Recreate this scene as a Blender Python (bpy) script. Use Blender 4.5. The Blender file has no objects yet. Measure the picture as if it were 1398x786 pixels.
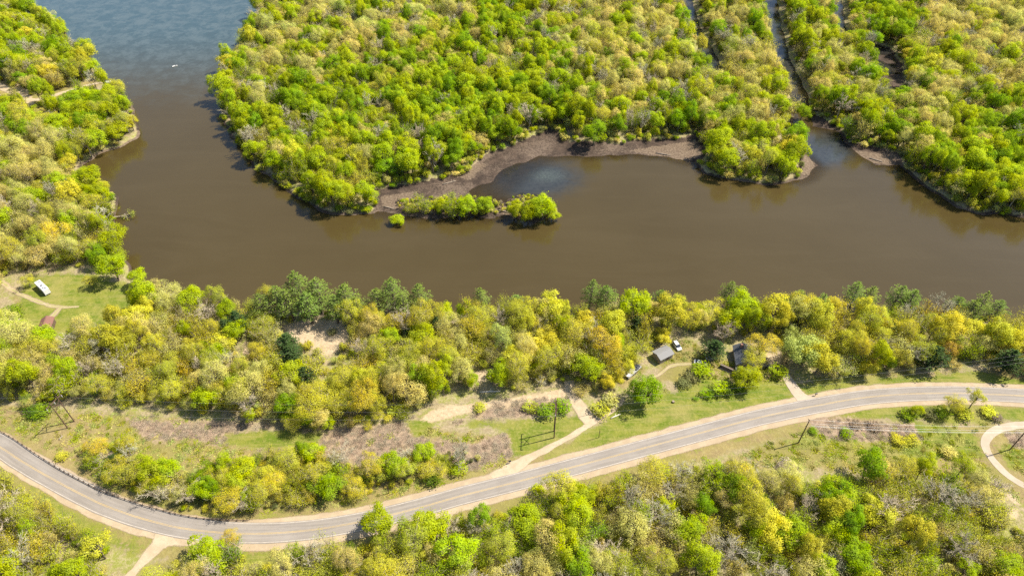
import bpy, bmesh, math, random
import numpy as np
from mathutils import Vector, Matrix
R_ = random.Random(7)
RN = np.random.default_rng(11)
sc = bpy.context.scene
COL = sc.collection

# ------------------------------------------------------------------ camera model: photo pixel -> ground point
W, HH = 1398, 786
CH, TH, FP = 190.0, math.radians(43.0), 932.0
LZ = 1.2                                                     # level of the dry land (river = 0)
def G(x, y, z=LZ):
    x = np.asarray(x, float); y = np.asarray(y, float)
    u = (x-W/2)/FP; v = (y-HH/2)/FP
    dy = math.cos(TH)-v*math.sin(TH); dz = -math.sin(TH)-v*math.cos(TH)
    t = (z-CH)/dz
    return np.stack([u*t, dy*t], -1)
def PX(X, Y, Z=LZ):
    X = np.asarray(X, float); Y = np.asarray(Y, float); Z = np.asarray(Z, float)
    a = Y*math.cos(TH)-(Z-CH)*math.sin(TH); b = -(Y*math.sin(TH)+(Z-CH)*math.cos(TH))
    return np.stack([W/2+FP*X/a, HH/2+FP*b/a], -1)
cam = bpy.data.cameras.new('camera'); camo = bpy.data.objects.new('camera', cam); COL.objects.link(camo)
camo.location = (0, 0, CH); camo.rotation_euler = (math.pi/2-TH, 0, 0)
cam.sensor_width = 36; cam.lens = FP/W*36; cam.clip_end = 30000; cam.clip_start = 1
sc.camera = camo

# ------------------------------------------------------------------ light
SAZ, SEL = math.radians(16.5), math.radians(54)
sd = Vector((math.cos(SEL)*math.cos(SAZ), math.cos(SEL)*math.sin(SAZ), math.sin(SEL)))
w = bpy.data.worlds.new('World'); sc.world = w; w.use_nodes = True
nt = w.node_tree; nt.nodes.clear()
sky = nt.nodes.new('ShaderNodeTexSky'); sky.sky_type = 'NISHITA'; sky.sun_disc = False
sky.sun_elevation = SEL; sky.sun_rotation = math.pi/2-SAZ; sky.altitude = 300; sky.dust_density = 1.0
bg = nt.nodes.new('ShaderNodeBackground'); bg.inputs[1].default_value = 0.105
wo = nt.nodes.new('ShaderNodeOutputWorld')
nt.links.new(sky.outputs[0], bg.inputs[0]); nt.links.new(bg.outputs[0], wo.inputs[0])
sl = bpy.data.lights.new('sun', 'SUN'); sl.energy = 5.0; sl.angle = math.radians(0.5); sl.color = (1, .93, .80)
so = bpy.data.objects.new('sun', sl); COL.objects.link(so)
so.rotation_euler = (-sd).to_track_quat('-Z', 'Y').to_euler(); so.location = (100, 60, 400)
sc.view_settings.view_transform = 'Standard'; sc.view_settings.look = 'None'
sc.view_settings.exposure = 1.08; sc.view_settings.gamma = 1; sc.view_settings.use_curve_mapping = False
cy = sc.cycles
cy.max_bounces = 5; cy.diffuse_bounces = 3; cy.glossy_bounces = 2; cy.transmission_bounces = 3; cy.transparent_max_bounces = 6
cy.caustics_reflective = False; cy.caustics_refractive = False
cy.use_denoising = False

# ------------------------------------------------------------------ node helpers
class NT:
    def __init__(s, m):
        m.use_nodes = True; s.t = m.node_tree; s.t.nodes.clear()
    def n(s, ty, **kw):
        nd = s.t.nodes.new(ty)
        for k, v in kw.items():
            if k.startswith('i_'):
                k = k[2:]; k = int(k) if k.isdigit() else k.replace('_', ' ')
                s.put(nd.inputs[k], v)
            else: setattr(nd, k, v)
        return nd
    def put(s, sock, v):
        if isinstance(v, bpy.types.NodeSocket): s.t.links.new(v, sock)
        elif isinstance(v, bpy.types.Node): s.t.links.new(v.outputs[0], sock)
        else:
            if isinstance(v, tuple) and len(v) == 3 and sock.type == 'RGBA': v = v+(1,)
            sock.default_value = v
    def math(s, op, a, b=0.0, c=0.0, clamp=False):
        nd = s.t.nodes.new('ShaderNodeMath'); nd.operation = op; nd.use_clamp = clamp
        for i, v in enumerate((a, b, c)): s.put(nd.inputs[i], v)
        return nd.outputs[0]
    def mix(s, f, a, b, mode='MIX'):
        nd = s.t.nodes.new('ShaderNodeMix'); nd.data_type = 'RGBA'; nd.blend_type = mode
        s.put(nd.inputs[0], f); s.put(nd.inputs[6], a); s.put(nd.inputs[7], b)
        return nd.outputs[2]
    def noise(s, vec, scale, detail=2.0, rough=0.5, dist=0.0):
        nd = s.n('ShaderNodeTexNoise'); nd.inputs['Scale'].default_value = scale; nd.inputs['Detail'].default_value = detail
        nd.inputs['Roughness'].default_value = rough; nd.inputs['Distortion'].default_value = dist
        if vec is not None: s.put(nd.inputs['Vector'], vec)
        return nd.outputs[0]
    def ss(s, v, a, b):
        nd = s.n('ShaderNodeMapRange', interpolation_type='SMOOTHSTEP'); s.put(nd.inputs[0], v)
        nd.inputs[1].default_value = a; nd.inputs[2].default_value = b
        return nd.outputs[0]
    def out(s, sh, disp=None):
        o = s.n('ShaderNodeOutputMaterial'); s.put(o.inputs[0], sh)
    def bsdf(s, col, rough=.9, spec=.2, normal=None, **kw):
        b = s.n('ShaderNodeBsdfPrincipled'); s.put(b.inputs['Base Color'], col); s.put(b.inputs['Roughness'], rough)
        s.put(b.inputs['Specular IOR Level'], spec)
        if normal is not None: s.put(b.inputs['Normal'], normal)
        for k, v in kw.items(): s.put(b.inputs[k.replace('_', ' ')], v)
        return b
    def bump(s, h, strength=.3, dist=.1):
        b = s.n('ShaderNodeBump'); b.inputs['Strength'].default_value = strength; b.inputs['Distance'].default_value = dist
        s.put(b.inputs['Height'], h); return b.outputs[0]
    def pos(s): return s.n('ShaderNodeNewGeometry').outputs['Position']
    def obj(s): return s.n('ShaderNodeTexCoord').outputs['Object']
MATS = {}
def simple(name, col, rough=.7, metal=0.0, spec=.4, var=.12, scale=3.0, dirt=None):
    if name in MATS: return MATS[name]
    m = bpy.data.materials.new(name); t = NT(m)
    n = t.noise(t.obj(), scale, 4, .6)
    c = t.mix(t.math('MULTIPLY_ADD', n, 2*var, .5-var), tuple(x*(1-var*2) for x in col), tuple(min(1, x*(1+var*2)) for x in col))
    if dirt: c = t.mix(t.math('MULTIPLY', t.ss(t.noise(t.obj(), scale*.6, 5, .7), .52, .72), .7), c, dirt)
    t.out(t.bsdf(c, rough, spec, Metallic=metal)); MATS[name] = m
    return m

# ------------------------------------------------------------------ object helpers
def mesh_obj(name, verts, faces, mats, parent=None, mi=None, smooth=False, link=True):
    me = bpy.data.meshes.new(name)
    me.from_pydata([tuple(v) for v in verts], [], [tuple(f) for f in faces])
    for m in (mats if isinstance(mats, (list, tuple)) else [mats]): me.materials.append(m)
    if mi is not None: me.polygons.foreach_set('material_index', np.asarray(mi, np.int32))
    if smooth: me.polygons.foreach_set('use_smooth', np.ones(len(me.polygons), bool))
    o = bpy.data.objects.new(name, me)
    if link: COL.objects.link(o)
    if parent: o.parent = parent
    return o
class BM:
    """collects boxes, tubes and prisms into ONE mesh"""
    def __init__(s): s.b = bmesh.new()
    def _add(s, vs, fs):
        v = [s.b.verts.new(p) for p in vs]
        for f in fs:
            try: s.b.faces.new([v[i] for i in f])
            except ValueError: pass
    def box(s, c, d, rz=0, bev=0, ry=0, rx=0):
        t = bmesh.new(); bmesh.ops.create_cube(t, size=1)
        bmesh.ops.scale(t, vec=d, verts=t.verts)
        if bev: bmesh.ops.bevel(t, geom=t.edges[:], offset=bev, segments=2, affect='EDGES')
        M = Matrix.Translation(c) @ Matrix.Rotation(rz, 4, 'Z') @ Matrix.Rotation(ry, 4, 'Y') @ Matrix.Rotation(rx, 4, 'X')
        bmesh.ops.transform(t, matrix=M, verts=t.verts)
        t.verts.index_update(); s._add([v.co[:] for v in t.verts], [[v.index for v in f.verts] for f in t.faces]); t.free(); return s
    def tube(s, pts, rad, n=8, cap=True):
        vs, fs = tube(pts, rad, n, cap); s._add(vs, fs); return s
    def loft(s, rings, cap=True):
        n = len(rings[0]); vs = [p for r in rings for p in r]; fs = []
        for i in range(len(rings)-1):
            for k in range(n): fs.append((i*n+k, i*n+(k+1) % n, (i+1)*n+(k+1) % n, (i+1)*n+k))
        if cap: fs.append(tuple(range(n))[::-1]); fs.append(tuple((len(rings)-1)*n+k for k in range(n)))
        s._add(vs, fs); return s
    def prism(s, prof, x0, x1):          # profile in (y,z), extruded along x
        return s.loft([[(x0, y, z) for y, z in prof], [(x1, y, z) for y, z in prof]])
    def build(s, name, mat, parent=None, smooth=False, loc=None):
        me = bpy.data.meshes.new(name); bmesh.ops.recalc_face_normals(s.b, faces=s.b.faces); s.b.to_mesh(me); s.b.free()
        for m in (mat if isinstance(mat, (list, tuple)) else [mat]): me.materials.append(m)
        if smooth: me.polygons.foreach_set('use_smooth', np.ones(len(me.polygons), bool))
        o = bpy.data.objects.new(name, me); COL.objects.link(o); o.parent = parent
        if loc: o.location = loc
        return o
def tube(pts, rad, n=6, cap=False):
    pts = [Vector(p) for p in pts]; vs = []; fs = []
    if not hasattr(rad, '__len__'): rad = [rad]*len(pts)
    for i, p in enumerate(pts):
        d = (pts[min(i+1, len(pts)-1)]-pts[max(i-1, 0)]).normalized()
        a = d.cross(Vector((0, 0, 1)) if abs(d.z) < .9 else Vector((1, 0, 0))).normalized(); b = d.cross(a)
        for k in range(n):
            an = 2*math.pi*k/n; vs.append(p+(a*math.cos(an)+b*math.sin(an))*rad[i])
    for i in range(len(pts)-1):
        for k in range(n): fs.append((i*n+k, i*n+(k+1) % n, (i+1)*n+(k+1) % n, (i+1)*n+k))
    if cap: fs.append(tuple(range(n))); fs.append(tuple((len(pts)-1)*n+k for k in range(n))[::-1])
    return vs, fs
def tag(o, label=None, cat=None, group=None, kind=None):
    if label: o['label'] = label
    if cat: o['category'] = cat
    if group: o['group'] = group
    if kind: o['kind'] = kind
    return o
def thing(name, label, cat, px=None, z=LZ, rz=0, group=None, xy=None):
    o = bpy.data.objects.new(name, None); COL.objects.link(o); o.empty_display_size = .5
    p = G(px[0], px[1], z) if xy is None else xy
    o.location = (p[0], p[1], ground_z(p[0], p[1]) if z == LZ else z); o.rotation_euler = (0, 0, rz)
    return tag(o, label, cat, group)

# ------------------------------------------------------------------ 2-D geometry
def poly(px, z=LZ):
    a = np.array(px, float); return G(a[:, 0], a[:, 1], z)
def sdist(P, poly_, line=False):
    """signed distance (+ inside) of points P to a polygon; unsigned to a polyline"""
    n = len(poly_); out = np.empty(len(P))
    A = poly_ if not line else poly_[:-1]; B = np.roll(poly_, -1, 0) if not line else poly_[1:]
    for s in range(0, len(P), 40000):
        Q = P[s:s+40000]; d2 = np.full(len(Q), 1e18); ins = np.zeros(len(Q), bool)
        for a, b in zip(A, B):
            e = b-a; L = e@e+1e-12; t = np.clip(((Q-a)@e)/L, 0, 1)
            dx = Q[:, 0]-a[0]-t*e[0]; dy = Q[:, 1]-a[1]-t*e[1]; d2 = np.minimum(d2, dx*dx+dy*dy)
            if not line:
                c = ((a[1] > Q[:, 1]) != (b[1] > Q[:, 1]))
                with np.errstate(divide='ignore', invalid='ignore'):
                    xi = (b[0]-a[0])*(Q[:, 1]-a[1])/(b[1]-a[1]+1e-15)+a[0]
                ins ^= c & (Q[:, 0] < xi)
        d = np.sqrt(d2); out[s:s+40000] = d if line else np.where(ins, d, -d)
    return out
_h = np.random.default_rng(5).random((64, 64))
def vnoise(x, y, s):
    x = np.asarray(x)/s; y = np.asarray(y)/s
    xi = np.floor(x).astype(int); yi = np.floor(y).astype(int); fx = x-xi; fy = y-yi
    fx = fx*fx*(3-2*fx); fy = fy*fy*(3-2*fy); g = lambda a, b: _h[a % 64, b % 64]
    return (g(xi, yi)*(1-fx)+g(xi+1, yi)*fx)*(1-fy)+(g(xi, yi+1)*(1-fx)+g(xi+1, yi+1)*fx)*fy-.5
def smooth_line(pts, step=2.0, closed=False):
    pts = np.asarray(pts); n = len(pts); out = []
    for i in range(n-1):
        p0, p1, p2, p3 = pts[max(i-1, 0)], pts[i], pts[i+1], pts[min(i+2, n-1)]
        k = max(2, int(np.linalg.norm(p2-p1)/step))
        for j in range(k):
            t = j/k
            out.append(.5*(2*p1+(p2-p0)*t+(2*p0-5*p1+4*p2-p3)*t*t+(3*p1-p0-3*p2+p3)*t**3))
    out.append(pts[-1]); return np.array(out)

# ------------------------------------------------------------------ map traced from the photograph (pixels)
NORTH = poly([(345,-110),(372,-30),(358,14),(340,48),(322,78),(308,108),(299,138),(306,168),(326,197),(347,229),(375,246),(400,267),(425,281),(450,292),
 (485,295),(510,290),(519,276),(512,262),(540,256),(600,248),(640,237),(662,216),(700,204),(725,189),(750,183),(780,200),(800,207),
 (850,201),(900,195),(942,190),(956,206),(950,225),(962,237),(1000,248),(1050,252),(1085,246),(1108,233),(1101,208),(1086,190),(1072,172),
 (1085,150),(1110,163),(1137,172),(1152,192),(1172,203),(1200,206),(1224,216),(1236,233),(1256,251),(1281,265),(1307,284),(1335,291),(1400,297),
 (1700,330),(1900,-110)], 0)
SOUTH = poly([(-420,-110),(-60,-110),(16,-20),(24,12),(42,24),(70,27),(92,47),(99,70),(126,83),(138,104),(150,115),(161,120),(179,140),(183,160),(192,180),
 (187,189),(172,198),(142,209),(110,228),(112,240),(140,258),(160,272),(156,300),(155,330),(166,348),(176,370),(190,383),(206,388),(240,405),
 (300,420),(400,426),(600,430),(800,430),(1000,430),(1200,434),(1400,442),(1800,460),(2200,1600),(-900,1600)], 0)
STRIP = poly([(540,276),(580,272),(640,272),(672,276),(700,282),(694,289),(672,295),(640,296),(600,296),(566,294),(546,290)], 0)
ISLET = poly([(692,272),(720,268),(748,272),(764,285),(758,296),(730,302),(706,297),(694,288)], 0)
MUD1 = poly([(508,264),(560,254),(640,234),(665,212),(705,198),(750,178),(780,196),(850,196),(950,186),(962,210),(952,228),(930,229),(905,221),(870,217),(830,221),
 (790,222),(760,224),(742,236),(722,250),(705,268),(712,280),(700,292),(670,296),(560,293),(516,287)], 0)
MUD2 = poly([(1074,165),(1092,150),(1140,172),(1156,196),(1198,204),(1226,214),(1228,226),(1196,226),(1168,216),(1148,197),(1134,186),(1112,182),(1098,188)], 0)
MUD3 = poly([(1096,205),(1110,212),(1116,226),(1108,238),(1090,246)], 0)
BAYWET = poly([(640,262),(690,228),(735,212),(800,214),(870,212),(930,218),(960,232),(780,250),(745,268),(712,282),(690,278),(650,275)], 0)
BAYWET2 = poly([(1086,176),(1112,172),(1140,182),(1152,200),(1180,222),(1150,226),(1110,215),(1098,196)], 0)
POND = poly([(1190,62),(1214,64),(1232,90),(1236,118),(1212,126),(1196,106)], 0)
CH1 = smooth_line(poly([(1092,188),(1096,160),(1088,125),(1070,85),(1060,50),(1052,10),(1046,-40)], 0), 4)
CH2 = smooth_line(poly([(980,104),(972,84),(956,52),(944,24),(938,-10),(934,-50)], 0), 4)
CH3 = smooth_line(poly([(1152,62),(1146,30),(1140,-10)], 0), 4)
ROADPX = [(-260,470),(-120,545),(-60,577),(0,610),(23,625),(46,639),(69,652),(92,664.5),(114.5,676),(137,687),(160,696),(183,704),(200,709),(218.6,714),(237,718.3),(256,721.6),(274,724),(304,726.7),
 (330,727.8),(367,727.6),(404,725),(440,720.8),(500,710),(560,695.7),(595.6,686),(631,676),(667,667),(702.5,658),(760,643),(820,627),(880,611),(933.5,596.6),(987,582.4),
 (1040,568.8),(1094,557.4),(1120,552.4),(1150,546.9),(1180,542.4),(1211,539.4),(1242,537.4),(1289,536.3),(1320,536.6),(1351.5,537.8),(1398,540.2),(1470,546),(1560,557),(1700,580)]
ROAD = smooth_line(poly(ROADPX, 1.3), 2.0)
def dists(P):
    return dict(n=sdist(P, NORTH), s=sdist(P, SOUTH), a=sdist(P, STRIP), b=sdist(P, ISLET))
def height(P, full=False):
    """ground height; the river level is 0"""
    x, y = P[:, 0], P[:, 1]
    wob = 2.6*vnoise(x, y, 9)+1.6*vnoise(x+50, y, 4)
    D = dists(P)
    dl = np.maximum(np.maximum(D['n'], D['s']), np.maximum(D['a'], D['b']))+wob
    rd = sdist(P, ROAD, True)
    fl = np.clip((rd-9)/12, 0, 1)
    land = LZ+fl*(.7*vnoise(x, y, 24)+.25*vnoise(x, y, 9))
    lo = np.maximum(D['a'], D['b']) > np.maximum(D['n'], D['s'])
    land = np.where(lo, .5+.3*vnoise(x, y, 5), land)
    z = np.where(dl > 0, np.minimum(land, .03+dl*.40), np.maximum(-2.5, dl*.30))
    md = np.maximum(np.maximum(sdist(P, MUD1), sdist(P, MUD2)), sdist(P, MUD3))+wob*.9
    zm = np.where(md > 0, np.minimum(.22, md*.03)+.07*vnoise(x, y, 5), md*.05)
    bw = np.clip((np.maximum(sdist(P, BAYWET), sdist(P, BAYWET2))+wob*1.4+5)/9, 0, 1); zm = zm-.34*bw
    z = np.maximum(z, np.where(md > -22, zm, -9))
    ch = np.minimum(np.minimum(sdist(P, CH1, True)-4.8, sdist(P, CH2, True)-3.6), sdist(P, CH3, True)-3.4)+wob*.7
    z = np.minimum(z, np.where(ch < 0, -.25, -.1+ch*.33))
    pd = sdist(P, POND)+wob
    z = np.where(pd > 0, np.minimum(z, .08+.5*vnoise(x, y, 7)), z)
    if full: return z, dl, md, rd, ch, pd
    return z
def ground_z(x, y): return float(height(np.array([[x, y]]))[0])

# ------------------------------------------------------------------ ground sheet
def axis(segs):
    out = [segs[0][0]]
    for a, b, st in segs: out += list(np.linspace(a, b, max(2, int(round((b-a)/st))+1))[1:])
    return np.array(out)
geo = lambda a, b, n: list(np.geomspace(a, b, n))
xs = np.concatenate([-np.array(geo(640, 9000, 14))[::-1], axis([(-620, -215, 2.4), (-215, 215, .9), (215, 620, 2.4)]), geo(640, 9000, 14)])
ys = np.concatenate([-np.array(geo(40, 6000, 12))[::-1], axis([(-20, 60, 5), (60, 245, .85), (245, 640, 1.7)]), geo(660, 12000, 14)])
XX, YY = np.meshgrid(xs, ys); PG = np.stack([XX.ravel(), YY.ravel()], 1)
ZG, DL, MD, RD, CHD, PD = height(PG, True)
nx, ny = len(xs), len(ys)
ii = (np.arange(ny-1)[:, None]*nx+np.arange(nx-1)[None]).ravel()
FG = np.stack([ii, ii+1, ii+nx+1, ii+nx], 1)
def mask(px, soft=4.0, z=LZ):
    p = poly(px, z); lo = p.min(0)-25; hi = p.max(0)+25
    sel = np.where((PG > lo).all(1) & (PG < hi).all(1))[0]
    m = np.zeros(len(PG))
    if len(sel): m[sel] = np.clip(.5+sdist(PG[sel], p)/soft/2, 0, 1)
    return m
GRASSP = [[(36,378),(112,372),(185,392),(196,412),(160,448),(118,462),(60,462),(20,446),(30,400)],
 [(826,556),(880,545),(925,530),(960,512),(1000,520),(1090,520),(1080,548),(980,572),(880,592),(770,628),(740,632),(830,572)],
 [(1088,524),(1140,512),(1250,512),(1330,506),(1420,520),(1420,536),(1290,526),(1180,530),(1100,545)],
 [(688,573),(775,570),(792,560),(802,575),(760,612),(700,628),(694,600)], [(552,576),(592,560),(588,590),(566,598)],[(304,592),(380,586),(442,592),(436,608),(360,616),(310,606)],
 [(640,574),(690,576),(690,584),(640,582)],
 [(1100,590),(1200,588),(1240,570),(1330,590),(1345,620),(1300,630),(1150,616),(1070,612)],[(1362,606),(1398,600),(1420,640),(1380,640)],
 [(1160,555),(1290,552),(1420,556),(1420,575),(1300,576),(1150,570)],
 [(30,648),(90,690),(150,730),(200,745),(180,756),(120,730),(60,700)],[(250,756),(420,752),(420,764),(250,775)]]
DRYP = [[(20,404),(60,420),(118,426),(124,444),(70,452),(24,436)],[(96,372),(150,385),(196,392),(190,406),(130,396)],[(-140,520),(0,548),(60,562),(130,562),(250,572),(330,590),(440,600),(520,592),(560,580),(700,600),(690,640),(560,680),(440,700),(330,705),(200,680),(90,640),(0,585),(-140,520)],
 [(895,520),(905,485),(935,462),(985,490),(1075,500),(1090,530),(1000,520)],[(960,640),(1090,590),(1400,575),(1420,690),(1300,650),(1100,640)],
 [(893,535),(912,530),(914,556),(898,562)],[(840,520),(870,495),(880,505),(858,530)],[(820,600),(1000,560),(1080,552),(960,590),(760,650),(700,665)],[(1040,480),(1072,472),(1080,500),(1050,506)],
 [(1330,510),(1380,500),(1400,525),(1340,522)],[(180,780),(260,752),(340,752),(380,775),(300,800)],[(-140,105),(20,112),(110,112),(150,110),(110,132),(50,150),(-140,140)]]
BRUSHP = [[(300,575),(440,585),(540,578),(575,560),(585,598),(640,606),(690,590),(700,620),(650,640),(560,650),(440,625),(360,620),(270,600),(260,578)],
 [(600,585),(690,545),(770,540),(775,562),(700,572),(640,576)],[(1090,565),(1250,580),(1260,600),(1130,600)],[(170,570),(260,575),(280,600),(200,600)],[(1370,590),(1420,590),(1420,612),(1385,610)]]
SANDP = [[(568,574),(590,560),(612,551),(640,552),(690,544),(762,532),(778,526),(770,544),(720,551),(660,558),(620,567),(590,576)],
 [(384,446),(420,436),(466,438),(476,455),(470,474),(446,486),(420,472),(396,466)],[(336,466),(350,470),(348,486),(332,482)],[(650,505),(668,505),(664,520),(652,522)],
 [(1366,660),(1384,672),(1392,690),(1376,680)],[(1376,686),(1392,696),(1390,708),(1374,702)],
[(1044,482),(1066,478),(1066,498),(1050,498)],[(18,112),(40,124),(48,146),(30,146)]]
gr = np.zeros(len(PG)); dr = gr.copy(); br = gr.copy(); sa = gr.copy()
for p in GRASSP: gr = np.maximum(gr, mask(p, 4))
for p in DRYP: dr = np.maximum(dr, mask(p, 5))
for p in BRUSHP: br = np.maximum(br, mask(p, 4))
for p in SANDP: sa = np.maximum(sa, mask(p, 2.2))
for p in GRASSP[4:7]: br *= 1-mask(p, 3)
dr = np.maximum(dr, np.clip((13-RD)/6, 0, 1)*.85)
gr = np.maximum(gr, np.clip((11-RD)/5, 0, 1)*.42)
wet = np.clip(.5+(.55-ZG)/.5, 0, 1)*(DL < 12)
wet = np.maximum(wet, (np.maximum(PD, MD) > 0)*1.0)
shore = np.clip(1-np.abs(MD-3)/5, 0, 1)*(DL < 3)
mud_sand = np.maximum(shore*0, mask([(620,240),(650,222),(664,226),(640,246)], 3, 0))
for p in [[(860,206),(950,192),(958,214),(930,222),(900,214)],[(1160,206),(1220,212),(1222,226),(1180,222)],[(1098,212),(1114,220),(1106,238),(1094,240)],[(172,184),(192,178),(190,192),(150,206),(120,222),(120,212)],[(520,268),(570,262),(548,286),(524,284)],[(672,282),(704,282),(700,293),(676,293)]]:
    mud_sand = np.maximum(mud_sand, mask(p, 2.5, 0))
gm = bpy.data.meshes.new('ground')
gm.vertices.add(len(PG)); gm.vertices.foreach_set('co', np.column_stack([PG, ZG]).ravel())
gm.loops.add(FG.size); gm.loops.foreach_set('vertex_index', FG.ravel().astype(np.int32))
gm.polygons.add(len(FG)); gm.polygons.foreach_set('loop_start', np.arange(0, FG.size, 4, dtype=np.int32))
gm.update(calc_edges=True); gm.polygons.foreach_set('use_smooth', np.ones(len(FG), bool))
for nm, ch in (('cover_a', (gr, dr, br, sa)), ('cover_b', (wet, mud_sand, np.clip(RD/40, 0, 1), np.ones(len(PG))))):
    at = gm.attributes.new(nm, 'FLOAT_COLOR', 'POINT'); at.data.foreach_set('color', np.column_stack(ch).astype(np.float32).ravel())
def ground_mat():
    m = bpy.data.materials.new('ground'); t = NT(m); p = t.pos()
    a = t.n('ShaderNodeAttribute', attribute_name='cover_a'); b = t.n('ShaderNodeAttribute', attribute_name='cover_b')
    sa_ = t.n('ShaderNodeSeparateColor', i_0=a.outputs['Color']); sb = t.n('ShaderNodeSeparateColor', i_0=b.outputs['Color'])
    n1 = t.noise(p, .045, 4, .6); n2 = t.noise(p, .22, 5, .65); n3 = t.noise(p, 1.1, 4, .7); n4 = t.noise(p, 4.5, 2, .6)
    def edge(mk, amp=.75, lo=.38, hi=.62):
        q = t.math('ADD', mk, t.math('MULTIPLY', t.math('SUBTRACT', t.math('MULTIPLY_ADD', n3, .4, t.math('MULTIPLY', n2, .6)), .5), amp*2))
        return t.ss(q, lo, hi)
    # forest floor: leaf litter with green undergrowth
    c = t.mix(t.ss(n2, .4, .62), (.22, .175, .10), (.18, .19, .04))
    c = t.mix(t.math('MULTIPLY', t.ss(n3, .42, .66), .7), c, (.33, .27, .165))
    # dry thatch
    d = t.mix(t.ss(n2, .35, .65), (0.228, 0.180, 0.068), (0.188, 0.140, 0.068))
    d = t.mix(t.math('MULTIPLY', t.ss(n3, .45, .7), .65), d, (0.288, 0.236, 0.108))
    d = t.mix(t.math('MULTIPLY', t.ss(n1, .42, .6), .5), d, (0.152, 0.152, 0.028))
    c = t.mix(edge(sa_.outputs[1]), c, d)
    # grass
    g = t.mix(t.ss(n2, .38, .62), (0.092, 0.128, 0.011), (0.168, 0.172, 0.028))
    g = t.mix(t.math('MULTIPLY', t.ss(n3, .46, .68), .55), g, (0.240, 0.216, 0.068))
    g = t.mix(t.math('MULTIPLY', t.ss(n4, .5, .72), .45), g, (0.060, 0.092, 0.008))
    mw = t.n('ShaderNodeMapping'); t.put(mw.inputs[0], p); mw.inputs['Rotation'].default_value = (0, 0, -.28); mw.inputs['Scale'].default_value = (.05, .75, 1)
    ms_ = t.noise(mw.outputs[0], 1.0, 4, .65)
    g = t.mix(t.math('MULTIPLY', t.ss(ms_, .5, .62), .55), g, (0.208, 0.188, 0.056)); g = t.mix(t.math('MULTIPLY', t.ss(n1, .5, .66), .5), g, (0.240, 0.200, 0.072))
    c = t.mix(edge(sa_.outputs[0], .9), c, g)
    # dry brush
    k = t.mix(t.ss(n3, .38, .64), (.185, .13, .092), (.285, .21, .14))
    k = t.mix(t.math('MULTIPLY', t.ss(n2, .52, .7), .5), k, (.30, .24, .12))
    c = t.mix(edge(sa_.outputs[2], .8), c, k)
    # sand
    s = t.mix(t.ss(n3, .35, .7), (.42, .33, .215), (.31, .235, .145))
    s = t.mix(t.math('MULTIPLY', t.ss(n2, .5, .66), .6), s, (.30, .22, .14))
    c = t.mix(edge(a.outputs['Alpha'], .7), c, s)
    # mud and shore
    u = t.mix(t.ss(n2, .35, .65), (0.036, 0.026, 0.020), (0.071, 0.050, 0.037))
    u = t.mix(t.math('MULTIPLY', t.ss(t.math('MULTIPLY_ADD', n1, .6, t.math('MULTIPLY', n3, .5)), .52, .68), .8), u, (0.144, 0.107, 0.078))
    u = t.mix(t.math('MULTIPLY', t.ss(t.noise(p, .5, 6, .75, 1.2), .55, .66), .7), u, (0.020, 0.016, 0.014))
    u = t.mix(t.math('MULTIPLY', t.ss(n4, .58, .75), .5), u, (0.022, 0.017, 0.014))
    ms = t.mix(t.ss(n3, .4, .66), (0.101, 0.072, 0.050), (0.173, 0.130, 0.090))
    u = t.mix(edge(sb.outputs[1], .7), u, ms)
    c = t.mix(t.ss(sb.outputs[0], .25, .75), c, u)
    h = t.math('ADD', t.math('MULTIPLY', n3, .7), t.math('MULTIPLY', n4, .3))
    t.out(t.bsdf(c, .95, .12, t.bump(h, .7, .5)))
    return m
gm.materials.append(ground_mat())
go = bpy.data.objects.new('ground', gm); COL.objects.link(go); tag(go, kind='structure')

# ------------------------------------------------------------------ river
wx = axis([(-760, 760, 5)]); wy = axis([(180, 900, 4)])
WX, WY = np.meshgrid(wx, wy); WP = np.stack([WX.ravel(), WY.ravel()], 1); wz = height(WP)
wxn = len(wx); wi = (np.arange(len(wy)-1)[:, None]*wxn+np.arange(wxn-1)[None]).ravel()
river = mesh_obj('river', np.column_stack([WP, np.zeros(len(WP))]), np.stack([wi, wi+1, wi+wxn+1, wi+wxn], 1), [], smooth=True)
wpx = PX(WP[:, 0], WP[:, 1], 0)
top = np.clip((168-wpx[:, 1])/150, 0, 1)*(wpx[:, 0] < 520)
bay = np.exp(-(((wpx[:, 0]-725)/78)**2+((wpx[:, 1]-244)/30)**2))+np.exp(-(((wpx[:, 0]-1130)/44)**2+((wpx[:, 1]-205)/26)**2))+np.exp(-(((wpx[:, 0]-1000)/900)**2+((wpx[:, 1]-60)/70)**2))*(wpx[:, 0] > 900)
weed = .55*np.exp(-(((wpx[:, 0]-748)/44)**2+((wpx[:, 1]-240)/17)**2))+.45*np.exp(-(((wpx[:, 0]-1138)/22)**2+((wpx[:, 1]-215)/13)**2))
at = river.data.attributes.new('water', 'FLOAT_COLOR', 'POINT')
at.data.foreach_set('color', np.column_stack([np.clip(top, 0, 1), np.clip(bay, 0, 1), np.clip(weed, 0, 1), np.clip(-wz, 0, 3)]).astype(np.float32).ravel())
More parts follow.
